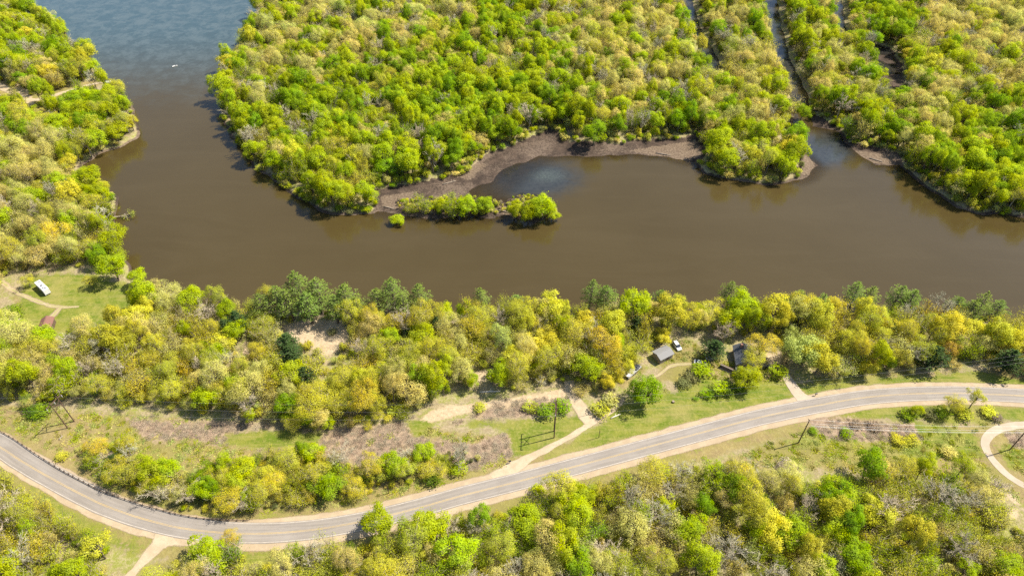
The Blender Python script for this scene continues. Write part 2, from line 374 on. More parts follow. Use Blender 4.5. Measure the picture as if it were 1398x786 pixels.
def water_mat():
    m = bpy.data.materials.new('river_water'); t = NT(m); p = t.pos()
    a = t.n('ShaderNodeAttribute', attribute_name='water'); s = t.n('ShaderNodeSeparateColor', i_0=a.outputs['Color'])
    n1 = t.noise(p, .012, 4, .6); n2 = t.noise(p, .11, 6, .72, .4); n3 = t.noise(p, .45, 3, .6)
    c = t.mix(t.ss(n1, .3, .7), (.046, .0325, .0105), (.053, .038, .0135))
    sx = t.n('ShaderNodeMapping', vector_type='POINT'); t.put(sx.inputs[0], p); sx.inputs['Scale'].default_value = (.014, .06, 1); sx.inputs['Rotation'].default_value = (0, 0, .12)
    c = t.mix(t.math('MULTIPLY', t.ss(t.noise(sx.outputs[0], 1.0, 5, .62, 1.6), .42, .70), .3), c, (.060, .044, .018))
    # clear weedy shallows
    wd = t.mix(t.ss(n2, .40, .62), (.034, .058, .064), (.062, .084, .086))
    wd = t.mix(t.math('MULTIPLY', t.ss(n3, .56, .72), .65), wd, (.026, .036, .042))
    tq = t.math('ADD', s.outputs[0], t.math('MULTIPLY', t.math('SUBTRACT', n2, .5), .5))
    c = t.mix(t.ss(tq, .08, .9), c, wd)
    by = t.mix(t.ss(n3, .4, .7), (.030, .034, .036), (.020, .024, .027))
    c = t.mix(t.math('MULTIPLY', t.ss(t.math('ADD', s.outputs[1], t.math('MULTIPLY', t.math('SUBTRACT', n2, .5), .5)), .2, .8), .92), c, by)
    stem = t.noise(p, 1.3, 3, .7)
    c = t.mix(t.math('MULTIPLY', t.ss(t.math('MULTIPLY', s.outputs[2], t.math('MULTIPLY_ADD', stem, 1.5, .12)), .25, .9), .8), c, (.115, .145, .12))
    wv = t.math('ADD', t.noise(p, .55, 3, .55), t.math('MULTIPLY', t.noise(p, 2.2, 2, .5), .35))
    b = t.bsdf(c, .09, .5, t.bump(wv, .24, .14), IOR=1.33)
    tr = t.n('ShaderNodeBsdfTransparent', i_0=(.62, .58, .5))
    dep = t.ss(t.math('ADD', a.outputs['Alpha'], t.math('MULTIPLY', t.math('SUBTRACT', n3, .5), .12)), -.02, .42)
    mx = t.n('ShaderNodeMixShader'); t.put(mx.inputs[0], t.math('MULTIPLY_ADD', dep, .65, .35)); t.put(mx.inputs[1], tr.outputs[0]); t.put(mx.inputs[2], b.outputs[0])
    t.out(mx.outputs[0]); return m
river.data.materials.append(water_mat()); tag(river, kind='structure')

# ------------------------------------------------------------------ road, shoulders, markings, tracks
def strip(name, line, left, right, z, mat, ncol=2, drape=0.0, jit=0.0, uv=True):
    """sheet along a polyline; left/right half widths (scalar or array)"""
    d = np.gradient(line, axis=0); d /= np.linalg.norm(d, axis=1)[:, None]+1e-9
    nrm = np.stack([-d[:, 1], d[:, 0]], 1); n = len(line)
    l = np.broadcast_to(left, n).copy(); r = np.broadcast_to(right, n).copy()
    if jit: l += jit*2*vnoise(line[:, 0], line[:, 1], 3.0)+jit*vnoise(line[:, 0], line[:, 1], 1.3); r += jit*2*vnoise(line[:, 0]+31, line[:, 1], 3.0)+jit*vnoise(line[:, 0], line[:, 1]+9, 1.3)
    us = np.linspace(0, 1, ncol); V = []
    for i in range(n):
        for u in us: V.append(line[i]+nrm[i]*(l[i]*(1-u)-r[i]*u))
    V = np.array(V); Z = (height(V)+drape) if drape else np.full(len(V), z)
    F = [(i*ncol+k, i*ncol+k+1, (i+1)*ncol+k+1, (i+1)*ncol+k) for i in range(n-1) for k in range(ncol-1)]
    o = mesh_obj(name, np.column_stack([V, Z]), F, mat)
    if o.data.polygons[0].normal.z < 0: o.data.flip_normals()
    L = np.concatenate([[0], np.cumsum(np.linalg.norm(np.diff(line, axis=0), axis=1))])
    uvl = o.data.uv_layers.new(name='uv'); vi = np.empty(len(o.data.loops), np.int32); o.data.loops.foreach_get('vertex_index', vi)
    UV = np.column_stack([np.tile(us, n), np.repeat(L, ncol)]); uvl.data.foreach_set('uv', UV[vi].ravel())
    return tag(o, kind='structure')
def asphalt_mat():
    m = bpy.data.materials.new('asphalt'); t = NT(m); p = t.pos()
    uv = t.n('ShaderNodeUVMap', uv_map='uv'); s = t.n('ShaderNodeSeparateXYZ', i_0=uv.outputs[0])
    mp = t.n('ShaderNodeCombineXYZ', i_0=t.math('MULTIPLY', s.outputs[0], 9.0), i_1=t.math('MULTIPLY', s.outputs[1], .06))
    st = t.noise(mp.outputs[0], 1.0, 4, .6); n2 = t.noise(p, .12, 4, .6); n3 = t.noise(p, 3.0, 3, .7)
    c = t.mix(t.ss(st, .3, .7), (.178, .155, .132), (.235, .206, .178))
    c = t.mix(t.math('MULTIPLY', t.ss(n2, .45, .65), .4), c, (.25, .224, .196))
    c = t.mix(t.math('MULTIPLY', t.ss(n3, .5, .75), .35), c, (.15, .135, .12))
    wt = t.math('ABSOLUTE', t.math('SUBTRACT', t.math('ABSOLUTE', t.math('SUBTRACT', t.math('FRACT', t.math('MULTIPLY', s.outputs[0], 2.0)), .5)), .25))
    c = t.mix(t.math('MULTIPLY', t.ss(wt, .12, .0), .22), c, (.16, .142, .125))
    # sealed cracks
    cr = t.noise(p, .35, 5, .6); ck = t.math('ABSOLUTE', t.math('SUBTRACT', cr, .5))
    c = t.mix(t.math('MULTIPLY', t.ss(ck, .006, .0), .45), c, (.07, .065, .06))
    t.out(t.bsdf(c, .85, .3, t.bump(n3, .2, .05))); return m
def gravel_mat(name, c1, c2, c3, sc_=1.0, rut=False, soft=.2):
    m = bpy.data.materials.new(name); t = NT(m); p = t.pos()
    n2 = t.noise(p, .3*sc_, 4, .65); n3 = t.noise(p, 2.2*sc_, 4, .75)
    c = t.mix(t.ss(n2, .35, .65), c1, c2); c = t.mix(t.math('MULTIPLY', t.ss(n3, .48, .72), .55), c, c3)
    if rut:
        uv = t.n('ShaderNodeUVMap', uv_map='uv'); s = t.n('ShaderNodeSeparateXYZ', i_0=uv.outputs[0])
        k = t.ss(t.math('ABSOLUTE', t.math('SUBTRACT', s.outputs[0], .5)), .16, .04)
        c = t.mix(t.math('MULTIPLY', k, t.ss(n2, .3, .6)), c, (.25, .235, .09))
    b_ = t.bsdf(c, .95, .15, t.bump(n3, .4, .08)); uv = t.n('ShaderNodeUVMap', uv_map='uv'); s = t.n('ShaderNodeSeparateXYZ', i_0=uv.outputs[0])
    e_ = t.math('SUBTRACT', .5, t.math('ABSOLUTE', t.math('SUBTRACT', s.outputs[0], .5)))
    f_ = t.ss(t.math('ADD', e_, t.math('MULTIPLY', t.math('SUBTRACT', t.math('MULTIPLY_ADD', n2, .5, t.math('MULTIPLY', n3, .5)), .5), soft*2)), soft*.15, soft*.75)
    mx = t.n('ShaderNodeMixShader'); t.put(mx.inputs[0], f_); t.put(mx.inputs[1], t.n('ShaderNodeBsdfTransparent').outputs[0]); t.put(mx.inputs[2], b_.outputs[0]); t.out(mx.outputs[0]); return m
asph = asphalt_mat()
shoul = gravel_mat('shoulder_gravel', (0.352, 0.277, 0.185), (0.299, 0.229, 0.150), (0.255, 0.189, 0.119), soft=.09)
sandm = gravel_mat('track_sand', (0.387, 0.308, 0.211), (0.326, 0.255, 0.167), (0.255, 0.194, 0.119))
rutm = gravel_mat('rutted_track', (0.361, 0.282, 0.185), (0.299, 0.229, 0.136), (0.238, 0.189, 0.097), 1, True, .5)
conc = gravel_mat('pale_drive', (0.370, 0.304, 0.229), (0.326, 0.264, 0.194), (0.282, 0.224, 0.163), soft=.06)
nR = len(ROAD); rpx = PX(ROAD[:, 0], ROAD[:, 1], 1.3)[:, 0]
wl = np.interp(rpx, [-200, 200, 330, 500, 1500], [3.9, 3.9, 3.5, 3.15, 3.15]); wr = np.interp(rpx, [-200, 200, 330, 1500], [3.0, 3.0, 3.1, 3.1])
strip('road_shoulder', ROAD, wl+np.interp(rpx, [0, 250, 340, 420, 1500], [.9, .9, 1.3, 2.3, 2.3]), wr+np.interp(rpx, [0, 100, 300, 1500], [1.6, 1.8, 2.6, 2.3]), 1.235, shoul, 2, jit=.28)
strip('road', ROAD, wl, wr, 1.30, asph, 7, jit=.06)
paint = bpy.data.materials.new('yellow_paint'); t = NT(paint)
wn = t.noise(t.pos(), 1.6, 4, .7)
t.out(t.bsdf(t.mix(t.math('MULTIPLY', t.ss(wn, .45, .7), .6), (.42, .29, .10), (.28, .225, .145)), .7, .3))
wpaint = bpy.data.materials.new('white_paint'); t = NT(wpaint)
wn = t.noise(t.pos(), 1.2, 4, .7)
t.out(t.bsdf(t.mix(t.math('MULTIPLY', t.ss(wn, .42, .62), .75), (.44, .39, .33), (.30, .255, .21)), .7, .3))
strip('centre_line', ROAD, .21, -.11, 1.306, paint, 2, jit=.015); strip('centre_line', ROAD, -.11, .21, 1.306, paint, 2, jit=.015)
strip('edge_line', ROAD, wl-.28, -(wl-.42), 1.306, wpaint, 2); strip('edge_line', ROAD, -(wr-.40), wr-.26, 1.306, wpaint, 2)
def track(name, px, w0, mat, z=1.0, jit=.35, drape=.06):
    ln = smooth_line(poly(px), 1.2); w_ = np.interp(np.linspace(0, 1, len(ln)), np.linspace(0, 1, len(w0)), w0)
    return strip(name, ln, w_, w_, 0, mat, 7, drape=drape, jit=jit)
track('gravel_drive', [(676,657),(700,640),(728,622),(760,606),(792,587),(815,572),(838,558),(852,545)], [4.2, 3.0, 1.5, 1.3, 1.3, 1.3, 1.2, .9], sandm)
track('gravel_drive', [(776,520),(780,535),(792,556),(803,572),(806,578)], [2.4, 2.4, 2.6, 3.0, 2.0], sandm, drape=.075)
track('gravel_drive', [(850,545),(875,520),(898,512),(914,499),(930,496),(950,497)], [.8, 1.0, 1.2, 1.1, 1.1, .8], rutm)
track('gravel_drive', [(1104,550),(1092,540),(1084,530),(1077,519),(1072,510)], [4.4, 2.4, 2.0, 1.8, 1.6], conc, jit=.1, drape=.09)
track('gravel_drive', [(233,729),(222,738),(209,752),(194,768),(180,784),(160,806)], [7.0, 3.0, 2.0, 1.7, 1.6, 1.6], sandm)
track('gravel_drive', [(1460,574),(1420,578),(1385,581),(1362,586),(1348,596),(1345,608),(1352,622),(1366,638),(1386,654),(1420,672)], [1.5, 1.5, 1.5, 1.5, 1.5, 1.5, 1.4, 1.3, 1.2, 1.2], conc, jit=.15)
track('camp_track', [(2,384),(14,394),(28,402),(46,410),(66,417),(85,419),(108,419)], [2.2, 2.0, 1.4, 1.4, 1.6, 1.3, .5], rutm)
track('camp_track', [(84,420),(74,430),(66,438)], [1.2, 2.2, 1.6], rutm, drape=.075)
track('landing_track', [(-60,104),(-10,114),(16,126),(40,136),(62,134),(85,127),(104,122),(120,117),(140,113),(147,112)], [2.4, 2.4, 2.8, 3.6, 2.6, 2.3, 2.0, 1.8, 1.6, 1.0], sandm)

# ------------------------------------------------------------------ vegetation materials
def leaf_mat(name, transl=.48, rnd=.2, use_tint=True, col=(.1, .1, .02), sx=1.0, clump=True):
    m = bpy.data.materials.new(name); t = NT(m)
    if use_tint:
        a = t.n('ShaderNodeAttribute', attribute_name='tint', attribute_type='INSTANCER'); c = a.outputs['Color']
    else: c = t.mix(0.0, col, col)
    g = t.n('ShaderNodeNewGeometry')
    hs = t.n('ShaderNodeHueSaturation'); t.put(hs.inputs['Color'], c)
    t.put(hs.inputs['Value'], t.math('MULTIPLY', t.math('MULTIPLY_ADD', g.outputs['Random Per Island'], rnd*2, 1-rnd), t.math('MULTIPLY_ADD', t.noise(t.pos(), .6, 2, .6), .7, .65)))
    n = t.noise(t.pos(), .35*sx, 3, .6)
    t.put(hs.inputs['Hue'], t.math('MULTIPLY_ADD', n, .03, .486)); t.put(hs.inputs['Saturation'], t.math('MULTIPLY_ADD', n, -.3, 1.15))
    an = t.n('ShaderNodeAttribute', attribute_name='clump'); vt = t.n('ShaderNodeVectorTransform', vector_type='NORMAL', convert_from='OBJECT', convert_to='WORLD'); t.put(vt.inputs[0], an.outputs['Vector'])
    vm = t.n('ShaderNodeMix', data_type='VECTOR'); vm.inputs[0].default_value = .62; t.put(vm.inputs[4], g.outputs['Normal']); t.put(vm.inputs[5], vt.outputs[0])
    vn = t.n('ShaderNodeVectorMath', operation='NORMALIZE'); t.put(vn.inputs[0], vm.outputs[1])
    d = t.n('ShaderNodeBsdfDiffuse', i_0=hs.outputs[0]); tr = t.n('ShaderNodeBsdfTranslucent')
    if clump: t.put(d.inputs['Normal'], vn.outputs[0])
    t.put(tr.inputs[0], t.mix(1.0, hs.outputs[0], (1.15, 1.1, .55), 'MULTIPLY'))
    mx = t.n('ShaderNodeMixShader', i_0=transl, i_1=d.outputs[0], i_2=tr.outputs[0]); t.out(mx.outputs[0]); return m
LEAF = leaf_mat('leaf'); TWIG = leaf_mat('twig', 0.0, .3, clump=False); GRASSLEAF = leaf_mat('grass_blade', .3, .3, clump=False); NEEDLE = leaf_mat('needle', .15, .4)
def bark_mat(name, a, b):
    m = bpy.data.materials.new(name); t = NT(m); n = t.noise(t.obj(), 1.2, 4, .7)
    t.out(t.bsdf(t.mix(t.ss(n, .35, .68), a, b), .9, .15)); return m
BARK = bark_mat('bark', (.085, .065, .05), (.19, .155, .12)); PALEBARK = bark_mat('pale_bark', (.20, .165, .12), (.38, .32, .235))

# ------------------------------------------------------------------ tree shapes
class Arr:
    def __init__(s): s.v = []; s.f = []; s.n = 0
    def add(s, v, f):
        s.v += [tuple(p) for p in v]; s.f += [tuple(i+s.n for i in q) for q in f]; s.n += len(v)
def quads(C, N, S, rg, asp=(.6, 1.0)):
    """leaf-clump faces: centres C, normals N, sizes S"""
    n = len(C); N = N/(np.linalg.norm(N, axis=1)[:, None]+1e-9)
    t = rg.normal(size=(n, 3)); a = np.cross(N, t); a /= np.linalg.norm(a, axis=1)[:, None]+1e-9; b = np.cross(N, a)
    a = a*(S*rg.uniform(.8, 1.2, n))[:, None]*.5; b = b*(S*rg.uniform(asp[0], asp[1], n))[:, None]*.5
    k = rg.uniform(.55, 1.1, (n, 4, 1)); q = N*(S*rg.uniform(-.12, .12, n))[:, None]
    V = np.stack([C+(a+.3*b)*k[:, 0]+q, C+(b-.3*a)*k[:, 1]-q, C-(a+.2*b)*k[:, 2]+q, C-(b-.25*a)*k[:, 3]-q], 1).reshape(-1, 3)
    F = np.arange(4*n).reshape(-1, 4); return V, F
def bend(p0, p1, n, rg, amt):
    P = [np.array(p0)+(np.array(p1)-np.array(p0))*i/n for i in range(n+1)]
    L = np.linalg.norm(np.array(p1)-np.array(p0))
    for i in range(1, n): P[i] = P[i]+rg.normal(size=3)*amt*L
    return P
def lobes_for(rg, R, H, zb, nl, up=.15):
    """lobe centres and radii filling an uneven crown between zb and H"""
    zc = (zb+H)/2; hz = (H-zb)/2; out = []
    sq = rg.uniform(.8, 1.25); ph = rg.uniform(0, 6.28)
    for i in range(nl):
        u = (i+.5)/nl; cz = 1-1.55*u; an = i*2.399+rg.uniform(-.5, .5); rr = math.sqrt(max(0, 1-cz*cz)); m = rg.uniform(.38, .95)
        lob = 1+.22*math.cos(2*(an-ph))
        out.append((np.array([math.cos(an)*rr*R*m*lob*sq**.5, math.sin(an)*rr*R*m*lob/sq**.5, zc+(cz+up)*hz*m*.95]), R*rg.uniform(.20, .40)))
    return out
def leafy(seed, R, H, zb, nl, nleaf, leaf, twigs=0, limb=True, droop=.0, rand=.8):
    rg = np.random.default_rng(seed); lo = lobes_for(rg, R, H, zb, nl)
    wts = np.array([r*r for _, r in lo]); wts /= wts.sum(); pick = rg.choice(nl, nleaf, p=wts)
    Cc = np.array([c for c, _ in lo])[pick]; rr = np.array([r for _, r in lo])[pick]
    d = rg.normal(size=(nleaf, 3)); d /= np.linalg.norm(d, axis=1)[:, None]
    cen = np.array([0, 0, (zb+H)/2-.15*(H-zb)]); o = Cc-cen; o /= np.linalg.norm(o, axis=1)[:, None]+1e-9
    flip = ((d*o).sum(1) < -.25); d[flip] *= -1
    flip2 = (d[:, 2] < -.45) & (rg.random(nleaf) < .6); d[flip2, 2] *= -1
    pos = Cc+d*(rr*rg.uniform(.55, 1.12, nleaf)**.8)[:, None]; pos[:, 2] -= droop*np.linalg.norm(pos[:, :2], axis=1)**2/R
    far = rg.random(nleaf) < .22; pos += rg.normal(size=pos.shape)*np.where(far, .55, .16)[:, None]
    N = d*.75+rg.normal(size=d.shape)*rand*.55+np.array([0, 0, .35])
    CV, CF = quads(pos, N, leaf*rg.uniform(.6, 1.35, nleaf), rg)
    T = Arr(); lean = rg.normal(size=2)*.05*H; fork = zb+.15*(H-zb); tr = .035*R+.011*H
    P = bend((0, 0, -.6), (lean[0], lean[1], fork), 4, rg, .015); T.add(*tube(P, np.linspace(tr, tr*.72, 5), 7))
    top = bend(P[-1], (lean[0]*1.5, lean[1]*1.5, H*.86), 3, rg, .05); T.add(*tube(top, np.linspace(tr*.7, tr*.15, 4), 6))
    for c, r in lo:
        t0 = rg.uniform(.0, .6); s = P[-1]+(top[1]-P[-1])*t0 if rg.random() < .7 else top[1]
        T.add(*tube(bend(s, c, 3, rg, .07), np.linspace(tr*.42, tr*.12, 4), 5))
        for _ in range(twigs):
            dd = rg.normal(size=3); dd[2] = abs(dd[2])*.8; dd /= np.linalg.norm(dd)
            T.add(*tube(bend(c, c+dd*r*rg.uniform(.8, 1.15), 2, rg, .1), [tr*.11, tr*.08, .018], 3))
    CN = d*.85+o*.35+np.array([0, 0, .25]); CN /= np.linalg.norm(CN, axis=1)[:, None]
    return (T.v, T.f), (CV, CF, np.repeat(CN, 4, 0))
def wispy(seed, R, H, stems, nleaf, leaf):
    rg = np.random.default_rng(seed); T = Arr(); segs = []
    for i in range(stems):
        an = i*2.399+rg.uniform(-.6, .6); q = rg.uniform(.25, .95); e = np.array([math.cos(an)*R*q, math.sin(an)*R*q, H*rg.uniform(.68, 1.0)*(1-.12*q)])
        B = bend((rg.normal()*.25, rg.normal()*.25, -.5), e, 5, rg, .035); r0 = .016*H*rg.uniform(.6, 1); T.add(*tube(B, np.linspace(r0, .03, 6), 5))
        for j in range(2, 6): segs.append((B[j-1], B[j], 1.0))
        for _ in range(5):
            s_ = B[rg.integers(2, 5)]; d = rg.normal(size=3)*[.9, .9, .5]+[0, 0, .75]+(e-B[0])/np.linalg.norm(e)*.4; d /= np.linalg.norm(d); b2 = s_+d*R*rg.uniform(.3, .65)
            C = bend(s_, b2, 2, rg, .08); T.add(*tube(C, [r0*.35, r0*.22, .02], 4)); segs.append((C[0], C[2], 1.6))
            for _ in range(3):
                dd = d+rg.normal(size=3)*.6; T.add(*tube([C[1], C[1]+dd*R*.2], [.035, .015], 3))
    wt = np.array([np.linalg.norm(b-a)*k for a, b, k in segs]); pk = rg.choice(len(segs), nleaf, p=wt/wt.sum())
    A_ = np.array([a for a, _, _ in segs])[pk]; B_ = np.array([b for _, b, _ in segs])[pk]; u = rg.random(nleaf)[:, None]
    off = rg.normal(size=(nleaf, 3))*[.5, .5, .42]*(R/3.6); pos = A_+(B_-A_)*u+off; pos[:, 2] = np.maximum(pos[:, 2], .5)
    CN = off/(np.linalg.norm(off, axis=1)[:, None]+1e-9)+np.array([0, 0, .6]); CN /= np.linalg.norm(CN, axis=1)[:, None]
    V, F = quads(pos, CN+rg.normal(size=(nleaf, 3))*.6, leaf*rg.uniform(.6, 1.35, nleaf), rg)
    return (T.v, T.f), (V, F, np.repeat(CN, 4, 0))
def bare(seed, R, H, zb, nl, ntw):
    rg = np.random.default_rng(seed); T = Arr(); K = Arr(); lo = lobes_for(rg, R, H, zb, nl, .25); tr = .03*R+.010*H
    lean = rg.normal(size=2)*.06*H; fork = zb*.9
    P = bend((0, 0, -.6), (lean[0], lean[1], fork), 4, rg, .02); T.add(*tube(P, np.linspace(tr, tr*.75, 5), 6))
    top = bend(P[-1], (lean[0]*1.6, lean[1]*1.6, H*.9), 4, rg, .05); T.add(*tube(top, np.linspace(tr*.72, .04, 5), 5))
    for c, r in lo:
        s = top[rg.integers(0, 3)]; B = bend(s, c, 4, rg, .06); T.add(*tube(B, np.linspace(tr*.45, tr*.14, 5), 5))
        for j in range(4):
            s2 = B[rg.integers(2, 5)]; e2 = c+rg.normal(size=3)*r*.7+np.array([0, 0, r*.3])
            T.add(*tube(bend(s2, e2, 2, rg, .1), [tr*.18, tr*.12, .035], 4))
            for k in range(ntw):
                d = e2-s; d = d/np.linalg.norm(d)+rg.normal(size=3)*.75+np.array([0, 0, .25]); d /= np.linalg.norm(d)
                s3 = s2+(e2-s2)*rg.uniform(.3, 1)
                K.add(*tube(bend(s3, s3+d*r*rg.uniform(.5, 1.15), 2, rg, .12), [.05, .038, .02], 3))
    V, F = K.v, K.f
    # a few buds so the twig haze has some body
    tips = np.array(V)[rg.choice(len(V), 260)]+rg.normal(size=(260, 3))*.15
    bv, bf = quads(tips, rg.normal(size=(260, 3)), rg.uniform(.12, .26, 260), rg)
    F = list(F)+[tuple(int(i)+len(V) for i in q) for q in bf]; V = list(V)+[tuple(v) for v in bv]
    return (T.v, T.f), (V, F)
def pine(seed, R, H, layers, per, tuft, openness=.5):
    rg = np.random.default_rng(seed); T = Arr(); C = []; N = []; S = []
    T.add(*tube(bend((0, 0, -.6), (rg.normal()*.3, rg.normal()*.3, H*.97), 6, rg, .004), np.linspace(.022*H, .03, 7), 7))
    for i in range(layers):
        u = i/(layers-1); z = H*(.28+.70*u); L = R*(1-u**1.8)**.75*(.62+.38*min(1, u*4))*rg.uniform(.85, 1.1)+.25
        npb = per if u < .85 else per-1; a0 = rg.uniform(0, 6.28)
        for k in range(npb):
            an = a0+6.283*k/npb+rg.uniform(-.35, .35); l = L*rg.uniform(.6, 1.15); dr = np.array([math.cos(an), math.sin(an), 0])
            e = np.array([0, 0, z])+dr*l+np.array([0, 0, l*rg.uniform(-.12, .22)]); s = np.array([0, 0, z-.2])
            mid = (s+e)/2-np.array([0, 0, .06*l]); T.add(*tube([s, mid, e], [.07, .05, .02], 4))
            nt_ = int(tuft*(.4+l/R)); q = rg.uniform(openness*.6, 1.05, nt_)
            side = np.array([-dr[1], dr[0], 0]); sp = rg.normal(size=nt_)*.22*l*(1.1-.5*q)
            c = s+(e-s)*q[:, None]+side*sp[:, None]; c[:, 2] += rg.normal(size=nt_)*.14+.12
            C.append(c); nn = rg.normal(size=(nt_, 3))*.55+np.array([0, 0, .9]); N.append(nn); S.append(rg.uniform(.32, .72, nt_))
    n_ = 60; c = np.column_stack([rg.normal(size=n_)*.35, rg.normal(size=n_)*.35, H-np.abs(rg.normal(size=n_))*1.2]); C.append(c); N.append(rg.normal(size=(n_, 3))+[0, 0, .5]); S.append(rg.uniform(.25, .55, n_))
    V, F = quads(np.concatenate(C), np.concatenate(N), np.concatenate(S), rg, (.25, .5))
    CN = np.concatenate(C); CN = np.column_stack([CN[:, 0]*.25, CN[:, 1]*.25, np.ones(len(CN))]); CN /= np.linalg.norm(CN, axis=1)[:, None]
    return (T.v, T.f), (V, F, np.repeat(CN, 4, 0))
def bush(seed, R, H, nleaf, leaf, twig=26):
    rg = np.random.default_rng(seed); T = Arr(); nl = 7
    lo = [(np.array([math.cos(i*2.4)*R*.5*rg.uniform(.3, 1.1), math.sin(i*2.4)*R*.5*rg.uniform(.3, 1.1), H*rg.uniform(.35, .72)]), R*rg.uniform(.35, .55)) for i in range(nl)]
    pick = rg.integers(0, nl, nleaf); Cc = np.array([c for c, _ in lo])[pick]; rr = np.array([r for _, r in lo])[pick]
    d = rg.normal(size=(nleaf, 3)); d /= np.linalg.norm(d, axis=1)[:, None]; d[:, 2] = np.where(d[:, 2] < -.5, -d[:, 2], d[:, 2])
    pos = Cc+d*(rr*rg.uniform(.5, 1.1, nleaf))[:, None]; pos[:, 2] = np.maximum(pos[:, 2], .08)
    V, F = quads(pos, d*.7+rg.normal(size=d.shape)*.5+[0, 0, .3], leaf*rg.uniform(.6, 1.3, nleaf), rg)
    for i in range(twig):
        an = rg.uniform(0, 6.28); q = rg.uniform(.3, 1); T.add(*tube(bend((rg.normal()*.15*R, rg.normal()*.15*R, -.2), (math.cos(an)*R*q*.8, math.sin(an)*R*q*.8, H*rg.uniform(.6, 1.0)), 2, rg, .06), [.05, .035, .015], 3))
    CN = d*.8+np.array([0, 0, .35]); CN /= np.linalg.norm(CN, axis=1)[:, None]
    return (T.v, T.f), (V, F, np.repeat(CN, 4, 0))
def brush(seed, R, H, n):
    """low dry twiggy brush"""
    rg = np.random.default_rng(seed); K = Arr()
    for i in range(n):
        b = rg.normal(size=2)*R*.35; d = rg.normal(size=3)*.55+[0, 0, 1]; d /= np.linalg.norm(d); L = H*rg.uniform(.5, 1.1)
        p = np.array([b[0], b[1], -.05]); K.add(*tube([p, p+d*L*.5, p+d*L+rg.normal(size=3)*.15*L], [.035, .028, .012], 3))
    return ([], []), (K.v, K.f)
def tuft_(seed, R, H, n):
    rg = np.random.default_rng(seed); b = rg.normal(size=(n, 2))*R*.4; an = rg.uniform(0, 6.28, n); l = H*rg.uniform(.5, 1.1, n); w_ = rg.uniform(.05, .12, n)
    lean = rg.normal(size=(n, 2))*.35*H; V = []; F = []
    for i in range(n):
        c, s = math.cos(an[i])*w_[i], math.sin(an[i])*w_[i]
        V += [(b[i, 0]-c, b[i, 1]-s, -.03), (b[i, 0]+c, b[i, 1]+s, -.03), (b[i, 0]+lean[i, 0], b[i, 1]+lean[i, 1], l[i])]; F.append((3*i, 3*i+1, 3*i+2))
    return ([], []), (V, F)

PROTO = {}
protocol = bpy.data.collections.new('plant_shapes')        # never linked to the scene: only feeds the far-wood stuff objects
ORDER = []
def proto(key, kind, parts, mats):
    (tv, tf), (cv, cf, *cn) = parts; d = {'kind': kind}; cn = cn[0] if cn else None
    def clump(q, n0):
        a = np.zeros((len(q.vertices), 3), np.float32); a[:, 2] = 1
        if cn is not None: a[n0:] = cn
        q.attributes.new('clump', 'FLOAT_VECTOR', 'POINT').data.foreach_set('vector', a.ravel())
    def me(nm, v, f, m):
        q = bpy.data.meshes.new(nm); v = np.asarray(v, np.float32); q.vertices.add(len(v)); q.vertices.foreach_set('co', v.ravel())
        ln = np.array([len(x) for x in f], np.int32); q.loops.add(int(ln.sum())); q.loops.foreach_set('vertex_index', np.concatenate([np.asarray(x, np.int32) for x in f]))
        q.polygons.add(len(f)); q.polygons.foreach_set('loop_start', np.concatenate([[0], np.cumsum(ln)[:-1]]).astype(np.int32)); q.update(calc_edges=True)
        for a in m: q.materials.append(a)
        return q
    if len(tv): d['trunk'] = me('trunk', tv, tf, [mats[0]])
    d['crown'] = me('crown', cv, cf, [mats[1]]); clump(d['crown'], 0)
    if len(tv):
        j = me('plant', list(map(tuple, tv))+list(map(tuple, cv)), list(tf)+[tuple(int(i)+len(tv) for i in q) for q in cf], mats)
        mi = np.zeros(len(tf)+len(cf), np.int32); mi[len(tf):] = 1; j.polygons.foreach_set('material_index', mi); clump(j, len(tv))
    else: j = d['crown']
    co = np.asarray(cv); d['R'] = float(np.percentile(np.hypot(co[:, 0], co[:, 1]), 95)); d['H'] = float(co[:, 2].max())
    o = bpy.data.objects.new('p%03d' % len(ORDER), j); protocol.objects.link(o); d['i'] = len(ORDER); ORDER.append(key); PROTO[key] = d
for i in range(6): proto(('D', i), 'broadleaf_tree', leafy(100+i, 5.0, 14.5, 3.6, 22+i*2, 4600, .46), (BARK, LEAF))
for i in range(6): proto(('A', i), 'broadleaf_tree', leafy(200+i, 5.0, 14.5, 4.0, 30, 5600, .27, twigs=6), (BARK if i % 2 else PALEBARK, LEAF))
for i in range(3): proto(('S', i), 'broadleaf_tree', leafy(250+i, 3.4, 12, 3.0, 15, 2400, .30, twigs=4), (BARK, LEAF))
for i in range(7): proto(('W', i), 'broadleaf_tree', wispy(600+i, 3.8+.25*i, 12.5, 6+i % 4, 3000, .27), (BARK if i % 3 else PALEBARK, LEAF))
for i in range(3): proto(('R', i), 'broadleaf_tree', leafy(280+i, 5.0, 11.0, 1.2, 44, 7000, .42), (BARK, LEAF))
for i in range(5): proto(('B', i), 'bare_tree', bare(300+i, 4.6, 13.5, 4.5, 14, 7), (PALEBARK, TWIG))
for i in range(4): proto(('P', i), 'pine_tree', pine(400+i, 4.3, 17.5, 11, 7, 30), (BARK, NEEDLE))
for i in range(2): proto(('C', i), 'pine_tree', pine(420+i, 2.9, 10.5, 12, 8, 24, .3), (BARK, NEEDLE))
for i in range(4): proto(('U', i), 'bush', bush(500+i, 2.2, 2.9, 620, .34), (BARK, LEAF))
for i in range(3): proto(('K', i), 'brush', brush(520+i, 1.3, 1.1, 75), (BARK, TWIG))
for i in range(3): proto(('T', i), 'tuft', tuft_(540+i, .9, .55, 70), (BARK, GRASSLEAF))
NP = {k: sum(1 for a in PROTO if a[0] == k) for k in 'DASRWBPCUKT'}

